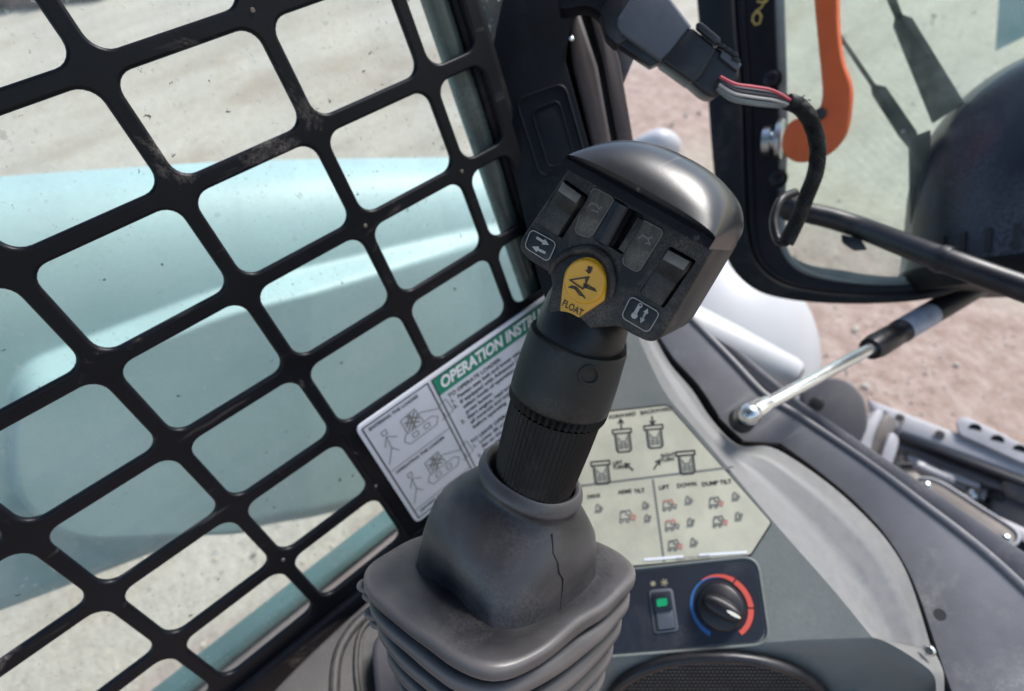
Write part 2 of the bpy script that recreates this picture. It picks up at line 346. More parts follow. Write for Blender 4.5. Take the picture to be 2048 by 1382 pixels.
m_cream = mat('cream_pointer', (0.75, 0.70, 0.60), 0.4, var=0.05, bump=0)
m_cloth = mat('white_sheet_metal', (0.44, 0.445, 0.455), 0.45, var=0.06, dust=0.3, dustcol=(0.55, 0.47, 0.42), scale=8, dust_lo=0.55, dust_hi=0.8, bump=0.1, bscale=40)
m_mesh = mat('speaker_mesh_plastic', (0.07, 0.07, 0.068), 0.6, var=0.3, dust=0.5, dustcol=(0.28, 0.26, 0.24), scale=40, bump=0)

# ground: concrete yard, rising to the left; dusty pinkish earth on the right
def ground_mat():
    M = bpy.data.materials.new('yard_ground'); M.use_nodes = True; t = M.node_tree; N = t.nodes; Lk = t.links; b = N['Principled BSDF']
    b.inputs['Roughness'].default_value = 0.9
    tc = N.new('ShaderNodeTexCoord')
    def noise(sc, det=8, ro=0.65, vec=None):
        n = N.new('ShaderNodeTexNoise'); n.inputs['Scale'].default_value = sc; n.inputs['Detail'].default_value = det; n.inputs['Roughness'].default_value = ro
        Lk.new(vec or tc.outputs['Object'], n.inputs['Vector']); return n.outputs[0]
    def ramp(src, stops):
        r = N.new('ShaderNodeValToRGB'); e = r.color_ramp.elements; e[0].position, e[0].color = stops[0][0], (*stops[0][1], 1); e[1].position, e[1].color = stops[-1][0], (*stops[-1][1], 1)
        for p, c in stops[1:-1]: x = e.new(p); x.color = (*c, 1)
        Lk.new(src, r.inputs[0]); return r.outputs[0]
    def mixc(f, a, c, mode='MIX'):
        x = N.new('ShaderNodeMix'); x.data_type = 'RGBA'; x.blend_type = mode
        if isinstance(f, float): x.inputs[0].default_value = f
        else: Lk.new(f, x.inputs[0])
        for k, v in ((6, a), (7, c)):
            if isinstance(v, tuple): x.inputs[k].default_value = (*v, 1)
            else: Lk.new(v, x.inputs[k])
        return x.outputs[2]
    mp = N.new('ShaderNodeMapping'); mp.inputs['Scale'].default_value = (1.5, 0.35, 1); mp.inputs['Rotation'].default_value = (0, 0, 0.5); Lk.new(tc.outputs['Object'], mp.inputs[0])
    conc = ramp(noise(1.6, 10, 0.7, mp.outputs[0]), [(0.30, (0.24, 0.20, 0.15)), (0.5, (0.42, 0.385, 0.315)), (0.7, (0.50, 0.475, 0.41))])
    conc = mixc(0.5, conc, ramp(noise(26, 8, 0.7), [(0.3, (0.29, 0.25, 0.18)), (0.7, (0.56, 0.52, 0.42))]))
    earth = ramp(noise(18, 10, 0.75), [(0.3, (0.22, 0.145, 0.11)), (0.5, (0.34, 0.25, 0.205)), (0.72, (0.47, 0.38, 0.33))])
    sx = N.new('ShaderNodeSeparateXYZ'); Lk.new(tc.outputs['Object'], sx.inputs[0])
    # concrete where x + 0.5*(...) is small (left), earth towards the front of the machine
    ma = N.new('ShaderNodeMath'); ma.operation = 'MULTIPLY_ADD'; Lk.new(sx.outputs[0], ma.inputs[0]); ma.inputs[1].default_value = 1.0; 
    nz = noise(0.9, 6, 0.6); mb = N.new('ShaderNodeMath'); mb.operation = 'MULTIPLY'; Lk.new(nz, mb.inputs[0]); mb.inputs[1].default_value = 0.5; Lk.new(mb.outputs[0], ma.inputs[2])
    mr = N.new('ShaderNodeMapRange'); mr.inputs['From Min'].default_value = -1.05; mr.inputs['From Max'].default_value = -0.95; Lk.new(ma.outputs[0], mr.inputs['Value'])
    # far beyond the door the yard is pale again
    mr2 = N.new('ShaderNodeMapRange'); mr2.inputs['From Min'].default_value = 2.05; mr2.inputs['From Max'].default_value = 2.2
    mr2.inputs['To Min'].default_value = 1; mr2.inputs['To Max'].default_value = 0
    my = N.new('ShaderNodeMath'); my.operation = 'MULTIPLY_ADD'; Lk.new(nz, my.inputs[0]); my.inputs[1].default_value = 0.3; Lk.new(sx.outputs[1], my.inputs[2]); Lk.new(my.outputs[0], mr2.inputs['Value'])
    mm = N.new('ShaderNodeMath'); mm.operation = 'MULTIPLY'; Lk.new(mr.outputs[0], mm.inputs[0]); Lk.new(mr2.outputs[0], mm.inputs[1])
    dv = N.new('ShaderNodeVectorMath'); dv.operation = 'DOT_PRODUCT'; Lk.new(tc.outputs['Object'], dv.inputs[0]); dv.inputs[1].default_value = (RT.x * 150, RT.y * 150, 0)
    sn = N.new('ShaderNodeMath'); sn.operation = 'SINE'; Lk.new(dv.outputs['Value'], sn.inputs[0])
    mw = N.new('ShaderNodeMapRange'); mw.inputs['From Min'].default_value = 2.1; mw.inputs['From Max'].default_value = 2.6; Lk.new(sx.outputs[1], mw.inputs['Value'])
    mw2 = N.new('ShaderNodeMath'); mw2.operation = 'MULTIPLY'; Lk.new(mw.outputs[0], mw2.inputs[0]); rs_ = N.new('ShaderNodeMapRange'); rs_.inputs['From Min'].default_value = -1; rs_.inputs['To Max'].default_value = .35; Lk.new(sn.outputs[0], rs_.inputs['Value']); Lk.new(rs_.outputs[0], mw2.inputs[1])
    stn = N.new('ShaderNodeMapRange'); stn.inputs['From Min'].default_value = .5; stn.inputs['From Max'].default_value = .68; stn.inputs['To Max'].default_value = .6; Lk.new(noise(0.8, 7, 0.65), stn.inputs['Value'])
    conc = mixc(stn.outputs[0], conc, (0.25, 0.185, 0.12))
    conc = mixc(mw2.outputs[0], conc, (0.26, 0.27, 0.25))
    vd = N.new('ShaderNodeVectorMath'); vd.operation = 'DISTANCE'; Lk.new(tc.outputs['Object'], vd.inputs[0]); vd.inputs[1].default_value = (-2.2, 2.4, gz(-2.2, 2.4))
    pk = N.new('ShaderNodeMapRange'); pk.inputs['From Min'].default_value = .75; pk.inputs['From Max'].default_value = .35; Lk.new(vd.outputs['Value'], pk.inputs['Value'])
    mx = N.new('ShaderNodeMath'); mx.operation = 'MAXIMUM'; Lk.new(mm.outputs[0], mx.inputs[0]); Lk.new(pk.outputs[0], mx.inputs[1]); mm = mx
    Lk.new(mixc(mm.outputs[0], conc, earth), b.inputs['Base Color'])
    bp = N.new('ShaderNodeBump'); bp.inputs['Strength'].default_value = 0.7; bp.inputs['Distance'].default_value = 0.012
    Lk.new(noise(45, 8, 0.7), bp.inputs['Height']); Lk.new(bp.outputs[0], b.inputs['Normal'])
    return M
GS = 0.30
def gz(x, y): return -1.5 - GS * x
gv, gf = [], []; n = 60
for i in range(n + 1):
    for j in range(n + 1):
        x = math.copysign(abs((i / n - .5) * 2) ** 2.2 * 60, i / n - .5); y = math.copysign(abs((j / n - .5) * 2) ** 2.2 * 60, j / n - .5)
        gv.append((x, y, gz(x, y) + 0.012 * math.sin(x * 3.1 + y) * math.cos(y * 2.3)))
for i in range(n):
    for j in range(n): a = i * (n + 1) + j; gf.append((a, a + 1, a + n + 2, a + n + 1))
tag(mk('ground', gv, gf, ground_mat()), 'pale dusty concrete yard, earthy pink in front of the machine', None, None, 'structure')
for o in [bpy.data.objects['ground']]:                       # keep texture coordinates anchored at the world origin
    off = o.location.copy()
    for v in o.data.vertices: v.co += off
    o.location = (0, 0, 0)

# ------------------------------------------------------------------ lift arm beyond the side window
PA = Pl((-0.66, 0.4, -0.2), (1, 0, 0), (0, 1, 0))
top_c = spline([(-420, 430), (0, 391), (300, 366), (600, 345), (1000, 333), (1180, 330)], 10)
bot_c = spline([(-420, 1400), (0, 1246), (203, 1168), (456, 1067), (507, 1036), (700, 1004), (860, 955), (1180, 850)], 10)
tx_, ty_ = zip(*top_c); bx_, by_ = zip(*bot_c)
rec = roundpoly([(22, 880), (40, 745, 60), (190, 686, 60), (440, 592, 60), (747, 520, 60), (971, 466, 60), (1300, 400), (1300, 1040), (430, 1046, 60), (150, 1053, 60), (38, 985, 70)], 60, 6)
def sdf(P, poly):
    P = np.asarray(P); d = np.full(len(P), 1e9); ins = np.zeros(len(P), bool); k = len(poly)
    for i in range(k):
        a = np.array(poly[i]); b = np.array(poly[(i + 1) % k]); ab = b - a; L2 = (ab ** 2).sum() + 1e-9
        t = np.clip(((P - a) @ ab) / L2, 0, 1); q = P - a - t[:, None] * ab; d = np.minimum(d, np.hypot(q[:, 0], q[:, 1]))
        c = ((a[1] > P[:, 1]) != (b[1] > P[:, 1])); den = (b[1] - a[1]) if abs(b[1] - a[1]) > 1e-9 else 1e-9
        ins ^= c & (P[:, 0] < (b[0] - a[0]) * (P[:, 1] - a[1]) / den + a[0])
    return np.where(ins, -d, d)
NX, NY = 240, 150; xs = np.linspace(-420, 1180, NX); pts = []; tt = []
for i in range(NY):
    t = i / (NY - 1)
    for x in xs:
        yt = np.interp(x, tx_, ty_); yb = np.interp(x, bx_, by_); pts.append((x, yt + (yb - yt) * t)); tt.append(t)
sd_ = sdf(pts, rec); V = []; bot_i = []
for (x, y), t, s in zip(pts, tt, sd_):
    h = 0.0
    if t < 0.34: h -= 0.085 * (1 - math.sqrt(max(0, 1 - (1 - t / 0.34) ** 2)))          # rolled top
    if t > 0.94: h -= 0.03 * (1 - math.sqrt(max(0, 1 - ((t - 0.94) / 0.06) ** 2)))
    k = min(1, max(0, (18 - s) / 36)); h += 0.042 * (k * k * (3 - 2 * k)) * (0.35 + 0.65 * min(1, max(0, (950 - x) / 350)) if x > 600 else 1)
    V.append(PA.at(x, y, 0) + Vector((h, 0, 0)))
Fc = [(i * NX + j, i * NX + j + 1, (i + 1) * NX + j + 1, (i + 1) * NX + j) for i in range(NY - 1) for j in range(NX - 1)]
nV = len(V); V += [V[j] + Vector((-0.16, 0, 0)) for j in range(NX)] + [V[(NY - 1) * NX + j] + Vector((-0.12, 0, 0)) for j in range(NX)]
Fc += [(j, j + 1, nV + j + 1, nV + j) for j in range(NX - 1)]
Fc += [((NY - 1) * NX + j, (NY - 1) * NX + j + 1, nV + NX + j + 1, nV + NX + j) for j in range(NX - 1)]
Fc += [(nV + j, nV + j + 1, nV + NX + j + 1, nV + NX + j) for j in range(NX - 1)]
arm = mk('lift_arm', V, Fc, m_teal, None, smooth=60)
tag(arm, 'teal painted steel lift arm with a raised panel, outside the meshed side window', 'lift arm')

# rails of the machine body below the window
rl = thing('body_rail', 'teal and dusty pink body rail running below the meshed side window', 'rail', PA.at(600, 1180, 0.1))
PR = Pl((-0.47, 0.4, -0.5), (1, 0, 0), (0, 1, 0))
ya, yb2 = -1.2, PR.at(850, 985).y
z1 = PR.at(600, 1192).z; z2 = PR.at(600, 1219).z; z3 = PR.at(600, 1242).z; z4 = PR.at(600, 1275).z
def rail(name, x, za, zb, d, material, bev=0.006):
    v = [(x, ya, za), (x, yb2, za), (x, yb2, zb), (x, ya, zb), (x - d, ya, za), (x - d, yb2, za), (x - d, yb2, zb), (x - d, ya, zb)]
    return mk(name, v, [(0, 1, 2, 3), (4, 5, 6, 7), (0, 1, 5, 4), (2, 3, 7, 6), (0, 3, 7, 4), (1, 2, 6, 5)], material, rl, bev=bev, seg=3)
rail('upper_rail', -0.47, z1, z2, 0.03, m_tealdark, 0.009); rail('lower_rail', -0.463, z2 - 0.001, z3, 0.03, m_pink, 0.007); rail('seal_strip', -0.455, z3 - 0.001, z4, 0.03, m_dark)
rail('ledge', -0.44, z4 - 0.001, z4 - 0.1, 0.04, m_brown)

# dark red scrap pile at the far end of the yard (top left corner)
sp = thing('brick_pile', 'dark reddish pile far across the yard at the top left corner', 'pile', W(30, 12, 6.1))
for k in range(34):
    c = W(-60 + k * 8 + random.uniform(-8, 8), -2 + random.uniform(-16, 10) - k * .3, 6.1 + random.uniform(-.1, .2)); a = random.uniform(0, 3)
    ex = Vector((math.cos(a), math.sin(a), 0)) * 0.14; ey = Vector((-math.sin(a), math.cos(a), 0)) * 0.08; ez = Vector((0, 0, 0.06))
    v = [c + ex * i + ey * j + ez * l for i in (-1, 1) for j in (-1, 1) for l in (-1, 1)]
    mk('brick', v, [(0, 1, 3, 2), (4, 5, 7, 6), (0, 1, 5, 4), (2, 3, 7, 6), (0, 2, 6, 4), (1, 3, 7, 5)], mat('dark_brick', (0.10, 0.035, 0.035), 0.8, var=0.4, scale=8), sp, bev=0.008)

# ------------------------------------------------------------------ side window: guard, glass, seals, label
PITCH = 0.065; A_ = 0.08645; Y0 = -0.15564; Z0 = 0.08374; GX = -0.36528
PG = Pl((GX, 0, 0), (1, 0, 0), (0, 1, 0))
def guv(u, v, h=0.0): return Vector((GX + h, Y0 + u * A_, Z0 - v * PITCH))
guard = thing('window_guard', 'black punched steel mesh guard over the side window', 'window guard', guv(2, 7.6))
bm = bmesh.new(); T = 0.005
prof = [(0.0, 0.0, 0), (0.0016, 0.0, 0), (0.0007, -0.0006, 1), (0.0001, -0.0016, 1), (0.0, -0.0030, 1), (0.0006, -0.0046, 1), (0.0016, -0.005, 1)]
def cell(u0, u1, v0, v1, hu0, hu1, hv0, hv1, r=0.0098):
    """plate cell (y,z metres) with a rounded hole"""
    def Y(u): return Y0 + u * A_
    def Z(v): return Z0 - v * PITCH
    rect = [(Y(u0), Z(v0)), (Y(u1), Z(v0)), (Y(u1), Z(v1)), (Y(u0), Z(v1))]
    hy0, hy1, hz0, hz1 = Y(hu0), Y(hu1), Z(hv0), Z(hv1)
    cs = [(hy0, hz0, 1, -1, math.pi, math.pi / 2), (hy1, hz0, -1, -1, math.pi / 2, 0), (hy1, hz1, -1, 1, 0, -math.pi / 2), (hy0, hz1, 1, 1, -math.pi / 2, -math.pi)]
    K = 6
    def ring(off):
        o = []
        for (y, z, sy, sz, a0, a1) in cs:
            cy, cz = y + sy * r, z + sz * r
            o.append([(cy + math.cos(a0 + (a1 - a0) * k / K) * (r + off), cz + math.sin(a0 + (a1 - a0) * k / K) * (r + off)) for k in range(K + 1)])
        return o
    front = ring(0.0021); vf = [[bm.verts.new((GX, y, z)) for y, z in c] for c in front]
    vr = [bm.verts.new((GX, y, z)) for y, z in rect]
    for i in range(4):
        for k in range(K): bm.faces.new((vr[i], vf[i][k], vf[i][k + 1]))
        j = (i + 1) % 4; bm.faces.new((vr[i], vf[i][K], vf[j][0], vr[j]))
    prev = [v for c in vf for v in c]
    for off, dx, _ in prof[1:]:
        cur = [bm.verts.new((GX + dx, y, z)) for c in ring(off) for y, z in c]; k = len(cur)
        for i in range(k): bm.faces.new((prev[i], prev[(i + 1) % k], cur[(i + 1) % k], cur[i]))
        prev = cur
    vb = [bm.verts.new((GX - T, y, z)) for y, z in rect]; cb = [prev[i * (K + 1):(i + 1) * (K + 1)] for i in range(4)]
    for i in range(4):
        for k in range(K): bm.faces.new((vb[i], cb[i][k], cb[i][k + 1]))
        j = (i + 1) % 4; bm.faces.new((vb[i], cb[i][K], cb[j][0], vb[j]))
for u in range(-2, 5):
    for v in range(-1, 7):
        u1 = u + 1 if u < 4 else 4.62; hu1 = u + 1 - .056 if u < 4 else 4.51
        if u >= 2 and v >= 5 and not (u == 2 and v == 5 and False):
            continue
        cell(u, u1, v, v + 1, u + .056, hu1, v + .079, v + 1 - .079)
def solid(u0, u1, v0, v1):
    for dx in (0, -T):
        bm.faces.new([bm.verts.new((GX + dx, Y0 + u * A_, Z0 - v * PITCH)) for u, v in ((u0, v0), (u1, v0), (u1, v1), (u0, v1))])
solid(-2, 5, 7, 7.45)
bmesh.ops.remove_doubles(bm, verts=bm.verts, dist=0.00001)
bmesh.ops.recalc_face_normals(bm, faces=bm.faces)
fin('mesh_plate', bm, m_guard, guard, smooth=40)
# cells beside and under the label (row 6 has open cells left of it; behind the label the plate is closed)
def gbox(name, u0, u1, v0, v1, h0, h1, material, parent, bev=0.001):
    v = [guv(u, vv, h) for h in (h0, h1) for (u, vv) in ((u0, v0), (u1, v0), (u1, v1), (u0, v1))]
    return mk(name, v, [(0, 1, 2, 3), (4, 5, 6, 7), (0, 1, 5, 4), (1, 2, 6, 5), (2, 3, 7, 6), (3, 0, 4, 7)], material, parent, bev=bev)
gbox('blank_plate', 2.0, 4.62, 5.0, 7.0, -0.0048, -0.0002, m_guard, guard)
gbox('bottom_rail', -2, 4.8, 7.12, 7.6, 0.0, 0.008, m_guard, guard, 0.003)
for u, v in ((2.98, 0.98), (2.0, 5.93), (3.02, 3.02), (3.99, 3.0), (1.02, 5.98)):
    c = guv(u, v, 0.0); cyl('rivet', c - Vector((.001, 0, 0)), c + Vector((0.0008, 0, 0)), [(0, .0016), (.6, .0015), (1, .0010)], m_lever, guard, n=14)
# glass
g = thing('side_window', 'dirty glass pane behind the black mesh guard', 'window', Vector((-0.392, 0.0, -0.46)))
mk('pane', [Vector((-0.392, y, z)) for y, z in ((-0.6, 0.3), (0.30, 0.3), (0.30, -0.46), (-0.6, -0.46))], [(0, 1, 2, 3)], glass_mat('dirty_side_glass', (0.92, 0.96, 0.95), 0.17), g, smooth=0)
# seal strips at the front edge of the window
PS1 = Pl((-0.385, 0, 0), (1, 0, 0), (0, 1, 0))
def vstrip(name, px0, px1, y_px, x, material, parent, d=0.02, bev=0.006):
    pl = Pl((x, 0, 0), (1, 0, 0), (0, 1, 0)); a = pl.at(px0, y_px).y; b = pl.at(px1, y_px).y
    v = [(xx, yy, zz) for xx in (x, x - d) for yy, zz in ((a, .35), (b, .35), (b, -.46), (a, -.46))]
    return mk(name, v, [(0, 1, 2, 3), (4, 5, 6, 7), (0, 1, 5, 4), (1, 2, 6, 5), (2, 3, 7, 6), (3, 0, 4, 7)], material, parent, bev=bev, seg=4)
m_sealgloss = mat('grey_green_seal', (0.07, 0.095, 0.09), 0.25, var=0.3, dust=0.4, scale=25, bump=0.2)
vstrip('seal', 912, 952, 148, -0.376, m_sealgloss, g, bev=0.007)
vstrip('inner_seal', 952, 1012, 148, -0.374, m_dark, g, bev=0.006)
vstrip('edge_bead', 968, 984, 148, -0.370, m_frame, g, d=0.008, bev=0.003)

# label on the guard
PLb = Pl(PG.at(710, 857, 0.003), (1, 0, 0), (0, 1, 0))
lx1 = PLb.L(1240, 505)[0]; ly1 = PLb.L(835, 1046)[1]
lab = thing('instruction_label', 'white OPERATION INSTRUCTIONS label with green header on the mesh guard', 'label', PLb.G(0, ly1, 0))
def lslab(name, x0, x1, y0, y1, h, material, r=0.0):
    return slab(name, PLb, rr((x0 + x1) / 2, (y0 + y1) / 2, abs(x1 - x0), abs(y1 - y0), r), h, 0.0006 if name == 'backing' else 0.0002, material, lab, local=True)
slab('backing', PLb, rr(lx1 / 2, ly1 / 2, lx1, -ly1, 0.006), 0, 0.002, m_label, lab, local=True, bev=0.0003)
LW = lambda *p: PLb.L(*p)
split = LW(862, 762)[0]; hb = LW(879, 791)[1]
lk = m_ink
def frame_lines(x0, x1, y0, y1): return [[(x0, y0), (x1, y0), (x1, y1), (x0, y1), (x0, y0)]]
e = 0.004
strokes('outline', PLb, frame_lines(e, split - 0.0035, -e, ly1 + e) + frame_lines(split + 0.0005, lx1 - e, -e, ly1 + e), 0.0011, lk, lab, 0.0003)
flat('green_header', PLb, [[(split + 0.001, -e - .0005), (lx1 - e, -e - .0005), (lx1 - e, hb), (split + 0.001, hb)]], m_green, lab, 0.0005)
text('header_text', 'OPERATION INSTRUCTIONS', PLb, split + 0.005, (hb - e) / 2 + 0.0003, 0.0145, m_white, lab, 0.0009, shear=0.25, bold=0.0005, sx=0.82)
lines_ = ['TO OPERATE LOADER:', '1.  Fasten seat belt and lower seat bar.', '2.  If equipped with Advanced Control,', '     select mode of operation:', '     press button.', '3.  Start engine, read and understand', '     all controls and instructions', '     before operating.', '', 'TO LEAVE OPERATOR SEAT:', '1.  Lower lift arms and attachment', '     flat on the ground.', '2.  Stop engine, lift seat bar.']
for i, s_ in enumerate(lines_):
    if s_: text('instruction_text', s_, PLb, split + 0.007, hb - 0.006 - i * 0.0062, 0.0056, m_ink, lab, 0.0004, bold=0.00014)
# pictograms on the left of the label: two panels with a loader and a figure
x0, x1 = e, split - 0.0035; wd = x1 - x0
pan = [(-e, LW(900, 885)[1] * 1.0), ]
H1 = (LW(722, 868)[1] - LW(771, 931)[1]) * 1.3
L_, D_ = [], []
for k, cap in enumerate(('ENTERING THE LOADER', 'OPERATING THE LOADER', 'LEAVING THE LOADER')):
    yt = -e - k * H1; yb = yt - H1
    L_.append([(x0, yb), (x1, yb)])
    text('caption_text', cap, PLb, x0 + 0.004, yt - 0.0045, 0.0042, m_ink, lab, 0.0004, bold=0.0001)
    bx = x0 + wd * 0.42; by = yb + H1 * 0.22; s = wd / 60
    q = lambda a, b: (bx + a * s, by + b * s)
    L_ += [[q(0, 0), q(26, 0), q(30, 6), q(26, 10), q(0, 10), q(-3, 5), q(0, 0)], [q(2, 10), q(2, 24), q(16, 26), q(18, 10)], [q(18, 20), q(34, 12), q(36, 2), q(32, 0)], [q(34, 14), q(42, 16), q(44, 2), q(34, 0)],
           [q(5, 3), q(10, 3), q(10, 7), q(5, 7), q(5, 3)], [q(16, 3), q(21, 3), q(21, 7), q(16, 7), q(16, 3)], [q(-22, -4), q(-14, 8), q(-10, 2)], [q(-14, 8), q(-13, 20), q(-6, 14)], [q(-13, 20), q(-18, 12)], [q(-15, 22), q(-11, 22), q(-11, 26), q(-15, 26), q(-15, 22)]]
    D_ += [[q(4, 12), q(15, 24)], [q(4, 16), q(11, 24)], [q(7, 11), q(16, 20)], [q(4, 20), q(15, 13)], [q(8, 24), q(16, 16)], [q(10, 11), q(10, 24)]]
strokes('pictogram', PLb, L_, 0.0006, m_inkgrey, lab, 0.00045)
for k in range(3): strokes('pictogram_shade', PLb, D_[k * 6:k * 6 + 6], 0.0011, m_inkgrey, lab, 0.0006)

# ------------------------------------------------------------------ front pillar
PP = Pl(W(1040, 230, 0.425), -ray(1040, 230).normalized().lerp(Vector((0, -1, 0)), 0.25) + Vector((0, 0, 0.0)), RT)
PP = Pl(W(1040, 230, 0.425), (-ray(1040, 230)).normalized() * 1.0 + Vector((0.1, -0.1, 0.3)), RT)
pil = thing('cab_pillar', 'dark plastic front cab pillar with an embossed rectangular panel', 'pillar', PP.at(1100, 640))
slab('pillar_body', PP, [(925, -60), (1160, -60), (1168, 0), (1140, 45, 30), (1130, 120), (1188, 330), (1255, 700), (1130, 720), (1078, 560), (1040, 400), (1000, 235), (966, 100)], 0, 0.03, m_pillar, pil, bev=0.003, seg=3, rnd=6)
fr = roundpoly([(1033, 195, 16), (1128, 168, 22), (1240, 520), (1125, 520)], 0, 6)
fr = roundpoly([(1031, 200), (1128, 166), (1172, 320), (1082, 356)], 22, 6)
fr2 = roundpoly([(1062, 222), (1117, 200), (1150, 318), (1098, 336)], 14, 6)
tube('panel_rim', [PP.at(x, y, 0.0003) for x, y in fr + fr[:1]], 0.0011, m_pillar, pil, n=8)
slab('panel_step', PP, fr2, 0.0012, 0.003, m_pillar, pil, bev=0.0007)
tube('inner_rim', [PP.at(x, y, 0.0012) for x, y in fr2 + fr2[:1]], 0.0007, m_pillar, pil, n=8)
PT = Pl(PP.G(0, 0, -0.012), PP.n, PP.x)
slab('bright_bead', PT, [(1132, 25), (1158, 15), (1196, 130), (1232, 330), (1268, 520), (1240, 525), (1190, 320), (1145, 130)], 0.008, 0.02, m_brown, pil, bev=0.004, seg=3)
slab('seal_groove', PT, [(1150, 0), (1186, 0), (1228, 160), (1262, 330), (1280, 520), (1235, 525), (1190, 200)], -0.004, 0.01, m_rubber, pil, bev=0.001)
slab('pillar_back', PT, [(1080, 30), (1160, 20), (1210, 150), (1250, 330), (1275, 520), (1150, 560)], -.012, .01, m_rubber, pil, bev=.001)
slab('outer_flange', PT, [(1172, 0), (1200, 0), (1240, 120), (1268, 285), (1300, 520), (1262, 525), (1238, 300), (1205, 120)], 0.002, 0.02, m_brown, pil, bev=0.002)
slab('grey_gusset', PT, [(1232, 95), (1245, 60), (1275, 100), (1248, 165), (1243, 150)], -0.006, 0.01, m_steelgrey, pil, bev=0.001)
cyl('rivet', PT.at(1143, 78, 0.012), PT.at(1143, 78, 0.0145), [(0, .002), (.6, .002), (1, .001)], m_zinc, pil, n=12)

# dark bracket that carries the connector at the top
PCn = plane_px(1330, 90, 0.36, 0.15, 0.25, 34)
br = thing('connector_bracket', 'black bracket at the top edge holding the grey wiring connector', 'bracket', PCn.at(1180, 20))
slab('bracket_plate', PCn, [(1110, -60), (1290, -60), (1262, 20), (1222, 62), (1196, 20), (1172, 10), (1120, 20)], -0.008, 0.02, m_dark, br, rnd=12, bev=0.002)
con = thing('wiring_connector', 'grey and black plug-in wiring connector hanging above the joystick', 'connector', PCn.at(1360, 120))
slab('grey_housing', PCn, [(1275, -25), (1330, -22), (1388, 55), (1336, 124), (1318, 120), (1238, 62), (1232, 40)], 0.0, 0.020, m_greyplug, con, rnd=10, bev=0.0025, seg=3)
slab('tail_boot', PCn, [(1200, 20), (1240, -30), (1282, -24), (1244, 62), (1258, 76), (1236, 90), (1214, 70)], -0.003, 0.018, m_blackplug, con, rnd=8, bev=0.003)
slab('lower_edge', PCn, [(1234, 60), (1324, 122), (1304, 132), (1232, 84)], -0.004, 0.012, m_blackplug, con, rnd=4, bev=0.002)
slab('plug_collar', PCn, [(1380, 50), (1436, 98), (1400, 158), (1386, 166), (1322, 120), (1345, 96)], 0.0015, 0.022, m_blackplug, con, rnd=9, bev=0.003, seg=3)
slab('black_plug', PCn, [(1420, 84), (1480, 130), (1478, 158), (1432, 196), (1412, 190), (1378, 160)], -0.0005, 0.020, m_blackplug, con, rnd=10, bev=0.003, seg=3)
slab('locking_latch', PCn, [(1394, 44), (1404, 44), (1442, 76), (1440, 88), (1430, 86), (1394, 56)], 0.004, 0.005, m_blackplug, con, rnd=4, bev=0.0012)
for a, b in ((1438, 84), (1450, 92), (1462, 100), (1466, 112)):
    slab('latch_rib', PCn, [(a, b), (a + 16, b + 8), (a + 14, b + 14), (a - 2, b + 8)], 0.003, 0.006, m_blackplug, con, rnd=2, bev=0.0006)
slab('retainer_clip', PCn, [(1446, 100), (1484, 128), (1476, 142), (1440, 112)], 0.002, 0.004, m_greyplug, con, rnd=3, bev=0.0006)
wi = thing('wire_harness', 'wires in a braided black sleeve looping in front of the door frame', 'wiring', W(1560, 480, 0.42))
def P3(l, n=8): return [W(*q) for q in spline(l, n)]
for nm, mt_, dx, dy, dz in (('red_wire', m_red, 0, -6, -.004), ('black_wire', m_bw, 0, 6, -.002), ('white_wire', m_ww, -2, 13, -.002), ('grey_wire', m_gw, -4, 21, 0), ('black_wire', m_bw, -2, 0, .004), ('grey_wire', m_gw, -6, 26, .004)):
    p_ = P3([(1440 + dx, 158 + dy * .8, .357 + dz), (1470 + dx, 174 + dy, .36 + dz), (1505, 180 + dy * 1.1, .366 + dz), (1545, 187 + dy, .372 + dz), (1580, 203 + dy * .5, .378 + dz), (1600, 216 + dy * .3, .382)])
    tube(nm, p_, 0.0010, mt_, wi, n=8, label={'red_wire': 'pinkish red wire'}.get(nm))
# braided sleeve: two helical families of strands over a core
sl_path = P3([(1575, 203, .378), (1600, 214, .380), (1620, 240, .384), (1634, 285, .388), (1632, 340, .392), (1612, 395, .398), (1592, 445, .403), (1572, 486, .408)], 14)
sleeve_r = [0.0046 + 0.0007 * math.sin(i * 0.35) for i in range(len(sl_path))]
tube('braided_sleeve', sl_path, sleeve_r, m_rubber, wi, n=16)
bmx = bmesh.new(); ss = tube_secs(sl_path, 0.0050, 24)
for k in range(12):
    for sgn in (1, -1):
        path = [ss[i][(k * 2 + sgn * i) % 24] for i in range(len(ss))]
        sec = tube_secs(path, 0.0006, 4); vs = [[bmx.verts.new(v) for v in s] for s in sec]
        for a in range(len(vs) - 1):
            for j in range(4): bmx.faces.new((vs[a][j], vs[a][(j + 1) % 4], vs[a + 1][(j + 1) % 4], vs[a + 1][j]))
b_ = fin('braid_strands', bmx, m_rib, wi, smooth=0); b_['kind'] = 'stuff'
for k in range(16):
    a = Vector(W(1578 + random.uniform(-14, 34), 206 + random.uniform(-8, 10), .377)); tube('frayed_thread', [a, a + (RT * random.uniform(-1, 1) - DN * random.uniform(-.3, 1)) * .0025, a + (RT * random.uniform(-1, 1) - DN * random.uniform(0, 1)) * .0045], 0.0004, m_rib, wi, n=5)
tube('lower_loop', P3([(1574, 484, .41), (1556, 480, .418), (1548, 440, .425), (1562, 400, .43), (1590, 385, .44)], 8), 0.0034, m_frame, wi, n=12)

